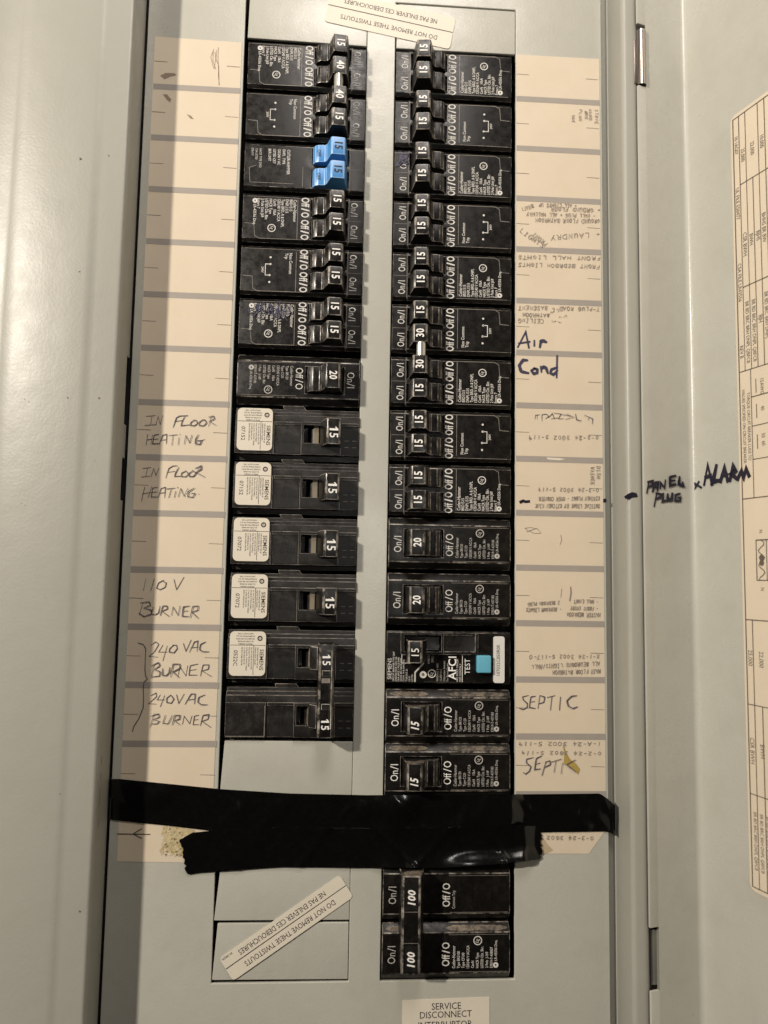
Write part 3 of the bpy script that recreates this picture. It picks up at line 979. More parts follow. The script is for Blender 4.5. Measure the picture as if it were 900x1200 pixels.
# ---- printed warning labels
def strip_label(p0, p1, hpx, flip_text):
    """two line sticker: p0 -> p1 is its long lower edge as printed (upside down in the photo)"""
    a, b = Vector(at(*p0)), Vector(at(*p1))
    d = b - a
    L = d.length
    d.normalize()
    up = Vector((-d.y, d.x))
    H = hpx
    mb = MB()
    r = .06
    loc = [(r, 0), (L - r, 0), (L - .3 * r, .3 * r), (L, r), (L, H - r), (L - .3 * r, H - .3 * r), (L - r, H), (r, H), (.3 * r, H - .3 * r), (0, H - r), (0, r), (.3 * r, .3 * r)]
    T = lambda p: tuple(a + d * p[0] + up * p[1])
    mb.plate([T(p) for p in loc], .004, .011, 'label_cream', 0)
    mb.ribbon([T((0.01, H * .47)), T((L - .01, H * .47))], .014, .0135, 'black_print')
    ang = math.atan2(d.y, d.x)
    u = T((L * .53, H * .24))
    mb.text('DO NOT REMOVE THESE TWISTOUTS', L and T((L * .47, H * .73))[0], T((L * .47, H * .73))[1], .135, .0135, 'black_print', ang, .82) if not flip_text else None
    if flip_text:
        q = T((L * .51, H * .25))
        mb.text('NE PAS ENLEVER CES DEBOUCHURES', q[0], q[1], .13, .0135, 'black_print', ang, flip_text)
        q = T((L * .50, H * .74))
        mb.text('DO NOT REMOVE THESE TWISTOUTS', q[0], q[1], .13, .0135, 'black_print', ang, flip_text * 1.02)
        q = T((L * .945, H * .10))
        mb.text('30-1802M', q[0], q[1], .055, .0135, 'black_print', ang, .9)
    return pbuild(mb, 'warning_label')


# upside down: the printed lower edge is the upper one in the photo, running right to left
wl = strip_label((398, 1025), (257, 1123), .44, .80)
wl['label'] = 'slanted two line twistout warning sticker across the lower blank plates'
wl = strip_label((534, 21.5), (388, -11.5), .66, .84)
wl['label'] = 'tilted two line twistout warning sticker above the top breakers'
mb = MB()
cs = [at(471.5, 1172), at(573.5, 1168.5)]
x0, x1, z1 = cs[0][0], cs[1][0], cs[0][1]
mb.plate([(x0, z1 - 1.6), (x1 + .01, z1 - 1.6), (x1, z1 + .03), (x0, z1)], .002, .009, 'label_cream', 0)
for k, s in enumerate(('SERVICE', 'DISCONNECT', 'INTERRUPTOR', 'PRINCIPAL')):
    c = at(523 - k * .5, 1178.5 + 0 * k)
    mb.text(s, c[0] - .0, c[1] - .135 * k - (.03 if k == 2 else 0), .155, .0115, 'black_print', .02, .92)
sl = pbuild(mb, 'service_label')
sl['label'] = 'cream service disconnect sticker under the main breaker'

# ------------------------------------------------------------------ breakers
WF = 0.06                                                # breaker face height above the dead front
HL = 1.11                                                # half length of a breaker face
TX = WF + .005


def cutler_text(mb, u0, lines, v0=-.155, pitch=.0745, size=.078, m='white_print', sx=.74, ul=(.20, -.575), csa=True, bold=.011):
    for k, s in enumerate(lines):
        mb.text(s, u0, v0 - pitch * k, size * (1.12 if k == 0 else 1), TX, m, 0, sx, 'L', bold)
    if ul:
        mb.ring(ul[0], ul[1], .060, .076, TX, m)
        mb.text('UL', ul[0], ul[1], .075, TX, m, -.5, .85, bold=.015)
    if csa:
        v = v0 - pitch * len(lines) + .008
        mb.ring(u0 + .045, v, .018, .047, TX, m, 16)
        mb.text('C', u0 + .045, v, .05, TX + .001, m, 0, .9)
        mb.text('LR-43556 Dnq.', u0 + .115, v, size * .95, TX, m, 0, .86, 'L', bold)


def slash_text(mb, a, b, u, v, size, w, m, sx, bold):
    """a/b with an open slash, as moulded on breakers"""
    ga, gb = glyphs(a, bold)[2], glyphs(b, bold)[2]
    la, lb, ls = (ga[1] - ga[0]) * size * sx, (gb[1] - gb[0]) * size * sx, size * .30
    g = size * .09
    x = u - (la + lb + ls + 2 * g) / 2
    mb.text(a, x + la / 2, v, size, w, m, 0, sx, bold=bold)
    x += la + g
    t = size * (.035 + bold * 1.4)
    h = size * .37
    mb.poly([(x, v - h), (x + 2 * t, v - h), (x + ls, v + h), (x + ls - 2 * t, v + h)], w, m)
    x += ls + g
    mb.text(b, x + lb / 2, v, size, w, m, 0, sx, bold=bold)


def flag_one(mb, u, v, size, w, m):
    """figure 1 with a flag"""
    h, t = size * .36, size * .085
    mb.poly([(u - t, v - h), (u + t, v - h), (u + t, v + h), (u - t * .4, v + h), (u - t * 2.6, v + h * .52), (u - t * 2.6, v + h * .22), (u - t, v + h * .48)], w, m)


TANDEM = ['Cutler-Hammer', 'BRD1515', 'DNPL1515', 'Type BRD, A & DNPL', '120/240 V AC/CA', 'CanN   10kA', 'HACR Type', 'LISTED Ckt. Bkr.', '2 Pole Unit J69', 'Enters 7']
SINGLE = ['Cutler-Hammer', 'Type BR120', 'Type C120', '120/240 V AC/CA', 'CanN    10kA', 'HACR Type', 'LISTED Ckt. Bkr.', '1 Pole   J-169', 'E7819-T-437183']


def tandem_body(parent, cu=0.0, kind='text', second_mark=True, print_m='white_print', ends=True):
    """one inch body with two toggle wells; cu = its centre on the thing's u axis"""
    mb = MB()
    hw_ = .462
    us = [-hw_, -.395, -.035, .035, .395, hw_]
    us = [-hw_, -.40, -.385, -.045, .045, .385, .40, hw_]
    vs = [-HL, -.02, .13, .83, HL]
    H = lambda i, j: -.10 if (j == 2 and i in (2, 4)) else (WF - .012 if j == 3 else WF)

    def mv(p):
        return (p[0] + cu, p[1], p[2] if not (abs(abs(p[0]) - hw_) < 1e-4 and p[2] > 0) else p[2] - .05)
    mb.cells(us, vs, H, -.75, 'breaker_plastic', .011, 2, mv)
    # raised outline of the label panel and the joint between the two poles
    o = TX - .001
    if kind in ('text', 'common'):
        mb.ribbon([(cu - .36, -.105), (cu + .40, -.105), (cu + .405, -.80), (cu + .36, -.88), (cu + .13, -.90), (cu + .12, -1.07)], .010, o, 'worn_edge')
        mb.ribbon([(cu - .40, -.12), (cu - .40, -1.04)], .007, o, 'worn_edge')
    mb.ribbon([(cu + 0, .845), (cu + .0, 1.09)], .007, WF - .008, 'worn_edge')
    mb.ribbon([(cu - .43, .845), (cu + .43, .85)], .007, WF - .008, 'worn_edge')
    if second_mark:
        for s in (-1, 1):
            slash_text(mb, 'On', 'I', cu + s * .215 - .01, .945, .185, WF - .006, print_m, .68, .004)
            slash_text(mb, 'Off', 'O', cu + s * .215 - .005, .035, .205, TX, print_m, .64, .020)
    if kind == 'text':
        cutler_text(mb, cu - .36, TANDEM, m=print_m, ul=(cu + .20, -.575))
    elif kind == 'common':
        mb.text('Non Common', cu - .33, -.205, .082, TX, print_m, 0, .80, 'L', .012)
        mb.text('Trip', cu - .33, -.285, .082, TX, print_m, 0, .80, 'L', .012)
        for du, dv in ((-.24, 0), (-.11, 0), (.10, -.01), (.23, -.01)):
            mb.disc(cu + du, -.575 + dv, .020, TX, print_m, 10)
        mb.ribbon([(cu - .11, -.575), (cu - .11, -.665), (cu + .10, -.665), (cu + .10, -.585)], .013, TX, print_m)
        mb.text('240V', cu, -.715, .062, TX, print_m, 0, .85, bold=.01)
    elif kind == 'plain':
        cutler_text(mb, cu - .33, ['CUTLER-HAMMER', 'DNPL  TYPE', '120/240 V AC', 'LISTED CKT', 'BKR UNIT'], v0=-.30, pitch=.088, size=.072, ul=None, csa=False, m='white_print')
        cutler_text(mb, cu - .33, ['HACR TYPE SWD', 'CSA LISTED', 'E7819-T'], v0=-.82, pitch=.075, size=.058, ul=None, csa=False, m='dim_print')
        mb.ribbon([(cu - .0, -.03), (cu + .38, -.03)], .008, o, 'worn_edge')
        mb.ribbon([(cu + .33, -.2), (cu + .33, -1.0), (cu + .05, -1.02), (cu - .0, -.9)], .008, o, 'worn_edge')
    return mb.build('breaker_body', parent)


TPROF = [(.145, -.06), (.155, .07), (.20, .145), (.26, .175), (.33, .18), (.38, .18), (.415, .22), (.495, .455), (.52, .468), (.735, .45), (.755, .43), (.80, .05), (.81, -.06)]


def toggle(parent, cu, amp, width=.33, m='toggle_plastic', num='bright_print', sx=.80, shear=0.0, size=.20, off=0.0, extra=None, dusty=False):
    mb = MB()
    mb.prism(TPROF, cu - width / 2, cu + width / 2, m, .012, 2, 22)
    if dusty:
        dust_top(mb, cu + width / 2 + .002, [(.43, .24), (.50, .43), (.52, .45), (.735, .435), (.76, .32), (.70, .26), (.6, .30), (.5, .22)])
    # number on the sloping top of the handle
    n0 = len(mb.v)
    mb.text(amp, cu + off, .632, size, 0.0, num, 0, sx, bold=.022, shear=shear)
    if extra:
        mb.text(extra, cu, .27, .10, 0.0, num, 0, .8)
    for i in range(n0, len(mb.v)):
        u, v, w = mb.v[i]
        if v > .45:
            mb.v[i] = (u, v, .468 - (v - .52) * (.018 / .215) + .006)
        else:
            mb.v[i] = (u, v, .186)
    return mb.build('toggle', parent)


LEFT, RIGHT = math.pi / 2, -math.pi / 2
XCL, XCR = -1.385, 1.41


def rowz(r):                                             # centre of pole space r (1 = top)
    return -(r - 1) - .475


def quad(label, pos, rot, amps, pin, group=None):
    t = thing('circuit_breaker', label, 'circuit breaker', pos, rot, group)
    tandem_body(t, -.5, 'text')
    tandem_body(t, .5, 'common')
    for k, a in enumerate(amps):
        cu = (-.715, -.285, .285, .715)[k]
        toggle(t, cu, a)
    if pin:
        mb = MB()
        n = 16
        q = [(.60 + .082 * math.cos(2 * math.pi * k / n), .385 + .082 * math.sin(2 * math.pi * k / n)) for k in range(n)]
        mb.prism(q, -.125, .125, 'silver_pin', .006, 1, 40)
        mb.build('tie_pin', t)
    return t


def zq(r):                                               # centre of a two pole breaker whose upper pole is r
    return (rowz(r) + rowz(r + 1)) / 2


G4 = 'plain four toggle breakers marked 15'
quad('black four toggle breaker with silver pin joining its two 40 toggles, top left', (XCL, zq(1), 0), LEFT, ('15', '40', '40', '15'), True)
q0_ = quad('black four toggle breaker marked 15 directly below the blue toggles', (XCL, zq(4), 0), LEFT, ('15', '15', '15', '15'), False, G4)
quad('black four toggle breaker with silver pin joining its two 30 toggles, beside Air Cond', (XCR, zq(6), 0), RIGHT, ('15', '30', '30', '15'), True)
for r_, lab in ((2, 'black four toggle breaker with a blue ink scribble over its third On mark'),
                (4, 'black four toggle breaker marked 15 directly above the one with 30 toggles'),
                (8, 'black four toggle breaker marked 15 beside the handwritten PANEL PLUG row')):
    c = copy_tree(q0_)
    c.location = W((XCR, zq(r_), 0))
    c.rotation_euler = (0, RIGHT, 0)
    c['label'] = lab
    if r_ == 2:
        mb = MB()
        for k in range(7):
            mb.ribbon([(-.24 + R.uniform(-.16, .16), .95 + R.uniform(-.12, .14)) for _ in range(4)], .016, WF + .002 + .001 * k, 'blue_ink')
        mb.build('ink_mark', c)


def tandem(label, pos, rot, kind='text', blue=False, ink=False):
    t = thing('circuit_breaker', label, 'circuit breaker', pos, rot)
    tandem_body(t, 0, kind, not blue)
    for s in (-.215, .215):
        if blue:
            toggle(t, s * 1.05, '15', .33, 'blue_plastic', 'black_print', .8, 0, .2, 0, 'OFF')
        else:
            toggle(t, s, '15')
    if ink:
        mb = MB()
        for k in range(16):
            v = -.2 - .045 * k + R.uniform(-.03, .03)
            mb.ribbon([(R.uniform(-.42, -.2) + .05 * j, v + R.uniform(-.06, .06)) for j in range(4)], .022, TX + .002 + .0007 * k, 'blue_ink')
        mb.build('ink_mark', t)
    return t


tandem('black breaker with two bright blue toggle levers', (XCL, rowz(3), 0), LEFT, 'plain', True)
tandem('black two toggle breaker with purple ink smeared over its print', (XCL, rowz(6), 0), LEFT, 'text', False, True)
tandem('black two toggle breaker at the head of the right column', (XCR, rowz(1), 0), RIGHT)


def single_body(parent, cu=0.0, lines=SINGLE, on='On/I', off='Off/O', bright='white_print', txt='dim_print', extra=None, wtog=.25, plain=False, dusty=False, well=True):
    mb = MB()
    us = [cu - .462, cu - .335, cu - wtog, cu + wtog, cu + .335, cu + .462]
    vs = [-HL, -.02, .12, .83, HL]
    H = lambda i, j: -.10 if (well and j == 2 and i == 2) else WF

    def mv(p):
        e = abs(abs(p[0] - cu) - .462) < 1e-4 and p[2] > 0
        return (p[0], p[1], p[2] - .11 if e else p[2])
    mb.cells(us, vs, H, -.75, 'breaker_plastic', .012, 2, mv)
    mb.ribbon([(cu + .30, -.04), (cu + .30, -1.07)], .006, TX - .001, 'worn_edge')
    mb.ribbon([(cu - .31, -.06), (cu - .31, -1.07)], .006, TX - .001, 'worn_edge')
    if dusty:
        dust_slope(mb, cu + .345, cu + .455, WF, WF - .10, .35, 1.05)
        dust_slope(mb, cu + .345, cu + .455, WF, WF - .10, -1.08, 0.05)
    if on:
        slash_text(mb, 'On', 'I', cu - .02, .945, .195, TX, bright, .76, 0)
    if off:
        slash_text(mb, 'Off', 'O', cu - .02, .01, .195, TX, bright, .76, 0)
    if lines:
        cutler_text(mb, cu - .25, lines, v0=-.13, pitch=.082, size=.068, m=txt, sx=.74, ul=(cu + .20, -.545), bold=.006)
    if plain:
        mb.text('Common Trip', cu - .25, -.12, .075, TX, txt, 0, .7, 'L')
    return mb.build('breaker_body', parent)


def dust_top(mb, u, prof, m='settled_dust'):
    """dust lying on the upper flank of a handle"""
    mb.add([(u, p[0], p[1]) for p in prof], [list(range(len(prof)))], m)


def dust_slope(mb, u0, u1, w0, w1, v0, v1, m='settled_dust', n=34):
    """an uneven streak of dust on a sloping shoulder"""
    rr = random.Random(int(v0 * 100) + 50)
    vs, k = [], []
    for i in range(n + 1):
        v = v0 + (v1 - v0) * i / n
        e = min(1.0, (5.0 * min(i, n - i) / n) ** .5)
        a = .42 - e * (.26 + .12 * rr.random())
        b = .42 + e * (.26 + .12 * rr.random())
        for q in (a, b):
            vs.append((u0 + (u1 - u0) * q, v, w0 + (w1 - w0) * q + .003))
    mb.add(vs, [[2 * i, 2 * i + 1, 2 * i + 3, 2 * i + 2] for i in range(n)], m)


def single(label, pos, rot, amp, shear=0.0, bright='white_print', off=0.0, group=None, on='On/I', dusty=False):
    t = thing('circuit_breaker', label, 'circuit breaker', pos, rot, group)
    single_body(t, bright=bright, on=on, dusty=dusty)
    toggle(t, 0, amp, .46, shear=shear, off=off, size=.19, sx=.8, dusty=dusty)
    return t


G20 = 'single toggle breakers marked 20'
G15 = 'single toggle breakers with slanted 15'
s20 = single('black single 20 breaker in the left column above the cream labelled ones', (XCL, rowz(7) - .04, 0), LEFT, '20', group=G20)
for r_, lab in ((10, 'black single 20 breaker just below the breaker beside PANEL PLUG'), (11, 'black single 20 breaker directly above the one with the blue test button')):
    c = copy_tree(s20)
    c.location = W((XCR, rowz(r_) + .03, 0))
    c.rotation_euler = (0, RIGHT, 0)
    c['label'] = lab
s15 = single('black single breaker with slanted 15 beside the clean SEPTIC note', (XCR, rowz(13) - .03, 0), RIGHT, '15', .25, 'bright_print', -.07, G15, dusty=True)
c = copy_tree(s15)
c.location = W((XCR, rowz(14) + .03, 0))
c['label'] = 'black single breaker with slanted 15 just above the black tape'


# ---- breakers with cream rating labels (left column)
def rating_label(parent, code):
    mb = MB()
    u0, u1, v0, v1, r = -.445, .325, -1.075, -.445, .085
    cs = []
    for cx, cy, a in ((u1 - r, v1 - r, 0), (u0 + r, v1 - r, 90), (u0 + r, v0 + r, 180), (u1 - r, v0 + r, 270)):
        cs += arc(cx, cy, r, a, a + 90, 5)
    mb.plate(cs, WF + .004, WF + .012, 'label_cream', 0)
    w = WF + .0145
    ub = -.205
    mb.ribbon([(ub, v0 + .01), (ub, v1 - .01)], .008, w, 'black_print')
    mb.ribbon([(ub, -.655), (u1 - .02, -.655)], .008, w, 'black_print')
    mb.text('SIEMENS', .045, -.515, .098, w, 'black_print', 0, 1.0, bold=.003)
    for k, s in enumerate(('CIRCUIT BREAKER TYPE QP', 'DISJONCTEUR 120/240V~')):
        mb.text(s, -.17, -.585 - .04 * k, .034, w, 'black_print', 0, .86, 'L')
    for k, s in enumerate(('15A 10kA CLASS 40C HACR TYPE', 'FOR USE IN TYPE EQ PANELS', 'CU/AL 60/75C 14-8 AWG TORQUE', 'UL LISTED ISSUE NO 5743', 'NE PAS UTILISER HORS 40C')):
        mb.text(s, -.17, -.69 - .042 * k, .034, w, 'black_print', 0, .78, 'L')
    mb.text(code, .02, -.965, .098, w, 'black_print', 0, 1.05)
    mb.ring(-.325, -.55, .026, .046, w, 'black_print', 14)
    mb.text('UL', -.325, -.55, .04, w, 'black_print', 0, .9)
    for k, s in enumerate(('SWITCH DUTY TYPE', 'INTERRUPTEUR CSA 22.2', 'SUITABLE FOR USE WITH', 'AS LISTED ON PANEL', 'MADE IN CANADA')):
        mb.text(s, -.405 + .045 * k, -.80, .034, w, 'black_print', -math.pi / 2, .86)
    return mb.build('rating_label', parent)


def ridge_body(parent, cu=0.0, blank=False):
    """stepped body: sloping shoulder, raised bar along the upper side, framed handle well, sunk side panel"""
    mb = MB()
    us = [cu + x for x in (-.465, -.40, -.335, -.215, -.165, .17, .215, .375, .465)]
    vs = [-HL, -.42, -.39, .075, .115, .53, .74, .785, HL]

    def H(i, j):
        if i == 0:
            return -.02
        if i == 1:
            return .02
        if i == 2:
            return .055
        if i in (3, 4, 5, 6):
            if j in (4, 5) and i in (4,):
                return -.22
            if j == 0:
                return WF
            if j == 1:
                return WF - .02
            if j == 2:
                return WF - .03 if i < 5 else WF - .03
            if j in (3, 4, 5, 6):
                return WF + .03
            return WF - .02 if i in (3,) else WF - .07
        if i == 7 and False:
            return None
        return -.05 if i == 7 and j > 0 else (WF if i == 7 else -.12)

    def H2(i, j):
        # 0,1,2 shoulder steps / 3..5 face / 6,7 lower side
        if i == 0:
            return -.06
        if i == 1:
            return -.005
        if i == 2:
            return .04
        if i == 7:
            return -.16
        if j in (4, 5):
            if i == 4:
                return -.25
            return WF + .025
        if j in (3, 6):
            return WF + .025
        if j == 7:
            return WF - .015 if i == 3 else WF - .045
        if j == 0:
            return WF
        if j == 1:
            return WF - .03
        return WF - .012 if i == 3 else WF - .03
    mb.cells(us, vs, H2, -.75, 'dusty_plastic', .010, 2)
    # sunk panel with a raised mark
    mb.plate([(cu + .03, -.36), (cu + .36, -.30), (cu + .36, .055), (cu + .03, .055)], WF - .03, WF - .024, 'panel_black', .003, 1)
    mb.text('TEMP', cu + .12, -.12, .13, WF - .018, 'panel_black', -math.pi / 2, 1.0)
    for du in (-.02, .1):
        for dv in (.86, 1.0):
            mb.ribbon([(cu + .12 + du, dv), (cu + .12 + du, dv + .07)], .008, WF - .042, 'worn_edge')
    mb.rect(cu + .02, cu + .36, .80, 1.09, WF - .0425, 'panel_black')
    if blank:
        mb.ribbon([(cu - .16, -.43), (cu + .36, -.43)], .012, WF + .004, 'worn_edge')
        mb.ribbon([(cu + .36, -1.09), (cu + .36, -.43)], .010, WF + .004, 'worn_edge')
    # little ventilation ledge on the shoulder
    mb.plate([(cu - .53, -.28), (cu - .46, -.25), (cu - .46, .15), (cu - .53, .1)], -.12, -.05, 'dusty_plastic', .006, 1)
    # barrel of the handle seen in the well
    n = 10
    q = [(.36 + .18 * math.cos(math.pi * k / n), -.20 + .19 * math.sin(math.pi * k / n)) for k in range(n + 1)]
    mb.prism(q, cu - .16, cu + .165, 'toggle_plastic', .004, 1, 50)
    mb.rect(cu - .155, cu + .16, .30, .385, -.002, 'tan_barrel')
    mb.rect(cu - .155, cu + .16, .30, .385, .0, 'tan_barrel') if False else None
    return mb.build('breaker_body', parent)


QPROF = [(.40, -.1), (.42, .10), (.50, .32), (.535, .425), (.56, .44), (.765, .425), (.785, .405), (.79, .02), (.79, -.1)]


def qp_handle(parent, cu=0.0, amp='15'):
    mb = MB()
    mb.prism(QPROF, cu - .235, cu + .235, 'toggle_plastic', .014, 2, 22)
    n0 = len(mb.v)
    flag_one(mb, cu - .025, .665, .215, 0, 'bright_print')
    mb.text(amp[1], cu + .08, .665, .215, 0, 'bright_print', 0, .95, bold=.012)
    for i in range(n0, len(mb.v)):
        u, v, w = mb.v[i]
        mb.v[i] = (u, v, .44 - (v - .56) * .073 + .005)
    return mb.build('toggle', parent)


GQ = 'single toggle breakers with cream labels'
t = thing('circuit_breaker', 'black breaker with cream label beside the upper IN FLOOR HEATING note', 'circuit breaker', (XCL, rowz(8) - .035, 0), LEFT, GQ)
ridge_body(t)
rating_label(t, '07152')
qp_handle(t)
qp0 = t
for r_, lab, code in ((9, 'black breaker with cream label beside the lower IN FLOOR HEATING note', '07152'),
                      (10, 'black breaker with cream label beside the blank row between HEATING and 110V notes', '07072'),
                      (11, 'black breaker with cream label beside the 110 V BURNER note', '07072')):
    c = copy_tree(qp0)
    c.location = W((XCL, rowz(r_) - .02, 0))
    c['label'] = lab
    if code != '07152':
        for ch in c.children:
            if ch.name.startswith('rating_label'):
                tmp = rating_label(None, code)
                ch.data = tmp.data
                bpy.data.objects.remove(tmp)

t = thing('circuit_breaker', 'black two pole breaker with a long bar tying its 15 handles, bottom of left column', 'circuit breaker', (XCL, zq(12) - .02, 0), LEFT)
ridge_body(t, -.5)
ridge_body(t, .5, True)
o = rating_label(t, '0522C')
o.location = (-.5 * S, 0, 0)
mb = MB()
mb.prism([(.47, .0), (.475, .36), (.50, .47), (.525, .485), (.735, .47), (.76, .44), (.765, .0)], -.77, .80, 'toggle_plastic', .014, 2, 22)
mb.cells([-.66, -.64, .64, .66], [.535, .55, .72, .735], lambda i, j: .483 if i != 1 or j != 1 else .474, .44, 'dusty_plastic', .004, 1)
mb.rect(-.20, -.12, .555, .70, .487, 'worn_edge')
for u in (-.50, .58):
    flag_one(mb, u - .055, .63, .19, .489, 'bright_print')
    mb.text('5', u + .045, .63, .19, .489, 'bright_print', 0, .95, bold=.012)
for u in (-.28, .28):
    mb.box(u - .05, u + .05, .56, .70, .47, .492, 'dusty_plastic', .006, 1)
mb.build('tie_bar', t)
for u in (-.5, .5):
    mb = MB()
    mb.prism([(.30, -.1), (.32, .06), (.38, .14), (.47, .2), (.48, -.1)], u - .20, u + .20, 'dusty_plastic', .01, 2, 22)
    mb.rect(u - .19, u + .19, .335, .375, .105, 'tan_barrel') if False else None
    mb.build('toggle', t)

# ---- breaker with the test button
t = thing('circuit_breaker', 'black breaker printed AFCI TEST with a light blue button', 'circuit breaker', (XCR, rowz(12) - .0, 0), RIGHT)
mb = MB()
# u points up here: the handle block sits on the upper half
us = [-.462, -.43, .06, .11, .37, .40, .44, .462]
vs = [-HL, -1.06, -.52, -.47, .10, .14, .50, .80, .86, HL]


def HA(i, j):
    if i in (0, 7):
        return -.04
    if i in (1, 6):
        return WF - .02 if i == 1 else WF - .03
    if 3 <= i <= 4 and 5 <= j <= 6:
        return -.22 if i == 3 or i == 4 else WF
    if i in (2, 3, 4, 5) and j in (5, 6):
        return WF + .04
    if i in (2, 3, 4, 5) and j in (4, 7):
        return WF + .04
    if i in (2, 5) and j == 3:
        return WF + .02
    if i in (3, 4) and j == 3:
        return WF + .008
    if j == 2 and i in (2, 3, 4, 5):
        return WF + .03
    return WF - .02 if i in (2, 3, 4, 5) and j in (0, 1) else (WF - .02 if i != 1 else WF - .02)


mb.cells(us, vs, HA, -.75, 'breaker_plastic', .010, 2)
tw = WF - .015
P = 'white_print'
mb.text('SIEMENS', -.20, 1.055, .10, tw, P, 0, 1.0, bold=.004)
for k, s in enumerate(('CIRCUIT BREAKER TYPE QAF', 'DISJONCTEUR 120V 15A', '10kA 60HZ 1 POLE SWD', 'CLASS 40C HACR TYPE', 'CU/AL 14-8 AWG 75C')):
    mb.text(s, -.42, .985 - .045 * k, .043, tw, P, 0, .92, 'L', .008)
for k, s in enumerate(('TORQUE 25', 'LB-IN', 'LISTED')):
    mb.text(s, -.42, .75 - .05 * k, .045, tw, P, 0, .9, 'L', .006)
mb.ribbon([(-.10, .66), (-.10, .84), (.045, .84), (.045, .66), (-.10, .66)], .014, tw, P)
mb.ribbon([(-.42, .60), (-.26, .60), (-.10, .45)], .026, tw, P)
mb.ring(-.30, .455, .028, .062, tw, P, 18)
mb.text('C', -.30, .455, .06, tw + .001, P, 0, .9, bold=.01)
mb.ring(-.28, .30, .058, .074, tw, P, 18)
mb.text('UL', -.28, .30, .075, tw, P, -.5, .85, bold=.012)
mb.text('HACR', -.03, .36, .06, tw, 'dim_print', 0, .9)
mb.text('SWD', -.03, .29, .06, tw, 'dim_print', 0, .9)
for k, s in enumerate(('MOD NO 3 4005', 'CLASS 40 C', 'Disjoncteur Anti-arc', 'For Branch Feeder')):
    mb.text(s, -.41, .20 - .06 * k, .05, tw, 'dim_print', 0, .86, 'L')
mb.text('AFCI', -.18, -.065, .20, tw, 'bright_print', 0, .98, bold=.012)
mb.ribbon([(-.42, -.245), (.05, -.245)], .014, tw, P)
for k, s in enumerate(('ARC FAULT CIRCUIT', 'TEST MONTHLY')):
    mb.text(s, -.42, -.155 - .055 * k, .048, tw, P, 0, .9, 'L', .008)
mb.text('TEST', -.15, -.335, .135, tw, 'bright_print', 0, .95)
for k in range(3):
    mb.text('ON|'[k], .26, 0 - .12 * k, .10, WF + .012, 'panel_black', 0, 1.0)
mb.build('breaker_body', t)
mb = MB()
mb.prism([(p[0] - .02, p[1] - .02) for p in QPROF], -.06, .32, 'toggle_plastic', .014, 2, 22)
dust_top(mb, .322, [(.43, .24), (.49, .37), (.53, .41), (.735, .395), (.755, .32), (.6, .28)])
n0 = len(mb.v)
mb.text('15', .13, .64, .19, 0, 'bright_print', 0, .92)
for i in range(n0, len(mb.v)):
    u, v, w = mb.v[i]
    mb.v[i] = (u, v, .42 - (v - .54) * .073 + .005)
mb.build('toggle', t)
mb = MB()
mb.box(-.25, .055, -.745, -.49, .02, .16, 'cyan_plastic', .03, 3)
mb.build('test_button', t)
mb = MB()
cs = []
for cx, cy, a in ((.39 - .04, -.80 - .04, 0), (-.43 + .04, -.80 - .04, 90), (-.43 + .04, -1.0 + .04, 180), (.39 - .04, -1.0 + .04, 270)):
    cs += arc(cx, cy, .04, a, a + 90, 4)
mb.plate(cs, .036, WF + .012, 'label_white', 0)
mb.text('107032C050R00', -.03, -.885, .088, WF + .0145, 'chart_print', 0, .92, bold=.006)
mb.rect(-.425, -.20, -.985, -.93, WF + .0135, 'thin_print') if False else None
mb.build('serial_label', t)

# ---- main breaker
t = thing('circuit_breaker', 'black two pole main breaker with a bar reading 100 twice, under the tape', 'circuit breaker', (XCR, zq(16) - .02, 0), RIGHT)
MAIN = ['Cutler-Hammer', 'Type BR2100', 'Type CF100', '120/240 V AC/CA', 'CanN', 'HACR Type', 'LISTED Ckt. Bkr.', '2 Pole  J-169', 'E7819-T-438837']
single_body(t, -.49, MAIN, 'On/I', None, 'dim_print', 'white_print', wtog=.05, dusty=True, well=False)
single_body(t, .49, None, 'On/I', None, 'dim_print', 'dim_print', wtog=.05, plain=True, well=False)
mb = MB()
for u in (-.49, .49):
    slash_text(mb, 'Off', 'O', u - .02, .01, .19, TX, 'white_print', .74, .012)
mb.build('off_mark', t)
mb = MB()
mb.prism([(.40, .02), (.42, .20), (.47, .36), (.495, .44), (.52, .455), (.79, .44), (.815, .41), (.83, .02)], -.64, .93, 'toggle_plastic', .016, 2, 22)
for u in (-.39, .60):
    mb.rect(u - .21, u + .21, .55, .755, .4595, 'panel_black')
    mb.text('100', u, .65, .175, .4635, 'bright_print', 0, .95, bold=.03, shear=.2)
dust_top(mb, .932, [(.44, .20), (.49, .40), (.53, .44), (.78, .43), (.81, .3), (.7, .22)])
mb.ribbon([(-.14, .53), (-.14, .77)], .008, .46, 'worn_edge')
mb.ribbon([(.36, .53), (.36, .77)], .008, .46, 'worn_edge')
mb.build('tie_bar', t)


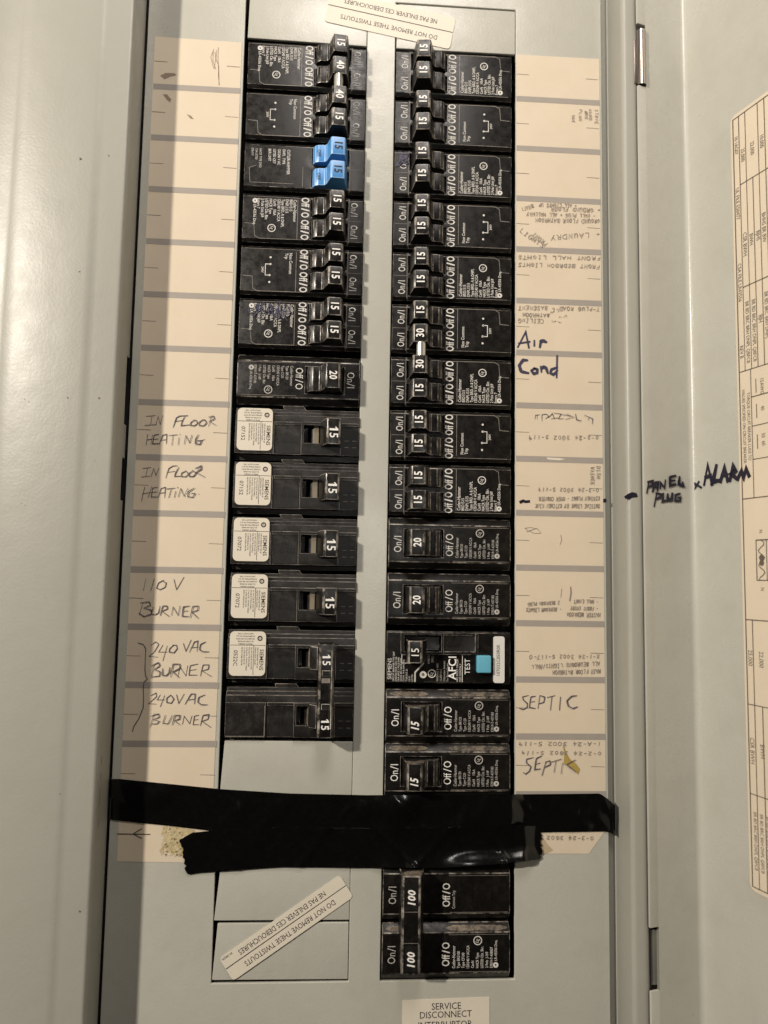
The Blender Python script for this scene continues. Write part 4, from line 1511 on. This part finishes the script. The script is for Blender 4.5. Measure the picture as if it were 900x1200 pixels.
# ------------------------------------------------------------------ black tape
def tape(name, label, top, bot, hfun, group=None, nx=70, ny=10, ragged=False):
    """a strip of vinyl between two photo outlines, draped at height hfun(X, t)"""
    def samp(poly, f):
        L = [0]
        for a, b in zip(poly, poly[1:]):
            L.append(L[-1] + math.hypot(b[0] - a[0], b[1] - a[1]))
        d = f * L[-1]
        for k in range(len(poly) - 1):
            if d <= L[k + 1] + 1e-9:
                q = (d - L[k]) / max(1e-9, L[k + 1] - L[k])
                return (poly[k][0] + (poly[k + 1][0] - poly[k][0]) * q, poly[k][1] + (poly[k + 1][1] - poly[k][1]) * q)
        return poly[-1]
    top = [(p[0], p[1]) for p in top]
    mb = MB()
    V, F = [], []
    for i in range(nx + 1):
        a, b = samp(top, i / nx), samp(bot, i / nx)
        for j in range(ny + 1):
            s = j / ny
            px, py = a[0] + (b[0] - a[0]) * s, a[1] + (b[1] - a[1]) * s
            if ragged and i in (0, nx):
                px += R.uniform(-1.5, 1.5)
            x, z = at(px, py, .06)
            w = hfun(x, s)
            x, z = at(px, py, w)
            V.append((x, z, w))
    for i in range(nx):
        for j in range(ny):
            k = i * (ny + 1) + j
            F.append([k, k + 1, k + ny + 2, k + ny + 1])
    n = len(V)
    V2 = [(p[0], p[1], p[2] - .012) for p in V]
    mb.add(V + V2, F + [[i + n for i in f][::-1] for f in F], 'tape_vinyl')
    rim = []
    for i in range(nx):
        for j in (0, ny):
            a, b = i * (ny + 1) + j, (i + 1) * (ny + 1) + j
            rim.append([a, b, b + n, a + n])
    for j in range(ny):
        for i in (0, nx):
            a, b = i * (ny + 1) + j, i * (ny + 1) + j + 1
            rim.append([a, b, b + n, a + n])
    mb.f += rim
    mb.m += [0] * len(rim)
    o = mb.build(name, None, 60)
    o['label'] = label
    o['category'] = 'tape'
    if group:
        o['group'] = group
    return o


def smooth(a, b, x):
    t = max(0, min(1, (x - a) / (b - a)))
    return t * t * (3 - 2 * t)


def h_up(x, s):
    h = .022 + .085 * smooth(.05, .5, x) * (1 - smooth(2.5, 2.8, x))
    h += .016 * math.sin(x * 3.1 + s * 2.0) * math.sin(s * 3.1) + .007 * math.sin(x * 9 + s * 6) + .004 * math.sin(x * 17 - s * 9)
    h += .02 * max(0, math.sin(x * 1.3 + 1)) * math.sin(s * 6.2)
    for x0, sl, am in ((-2.2, .35, .018), (-.4, -.5, .022), (.75, .6, .026), (1.7, -.3, .02), (2.9, .5, .016), (3.7, -.2, .018)):
        h += am * math.exp(-((x - x0 - sl * (s - .5)) / .055) ** 2) * math.sin(3.14 * min(1, s * 1.05))
    h += .25 * smooth(4.33, 4.47, x) * 0.6
    h += .10 * (1 - smooth(-4.45, -4.36, x))
    return max(h, .02)


def h_lo(x, s):
    h = .036 + .10 * smooth(.0, .5, x) * (1 - smooth(2.75, 3.0, x))
    # the strip sags into the opening below the upper one and curls out at its right end
    h += .05 * math.sin(s * 3.14) * smooth(-2, 0, x) * (1 - smooth(2.7, 3.1, x)) * -.6
    h += .09 * smooth(.55, 1.0, s) * smooth(.9, 2.0, x) * (1 - smooth(2.8, 3.1, x))
    for x0, sl, am in ((-2.4, .4, .018), (-.9, -.5, .02), (.5, .7, .026), (1.15, -.6, .022), (2.3, .4, .02)):
        h += am * math.exp(-((x - x0 - sl * (s - .5)) / .06) ** 2)
    h += .006 * math.sin(x * 6 + s * 3) + .03 * (1 - smooth(-3.3, -3.0, x)) * s
    return max(h, .03)


tape('electrical_tape', 'long glossy black tape strip stretched across both paper lists', [(128.5, 913), (140, 913), (200, 919), (260, 925), (340, 930), (430, 932), (520, 931.5), (600, 931), (668, 930.5), (703, 930), (712, 936), (721, 944)],
     [(127, 960), (140, 962), (200, 968), (250, 974), (330, 977), (430, 978), (520, 977), (600, 976), (668, 975), (710, 974.5), (716, 976), (721, 980)], h_up, nx=220, ny=16)
tape('electrical_tape', 'shorter black tape strip with torn ends beneath the longer strip', [(211, 984), (225, 976), (260, 972.5), (340, 970), (430, 971), (520, 970), (600, 968), (630, 968), (634.5, 975)],
     [(219, 1025), (233, 1023), (260, 1021), (330, 1016), (420, 1017), (520, 1017), (580, 1013), (615, 1009), (634.5, 1006.5)], h_lo, ragged=True, nx=180, ny=16)
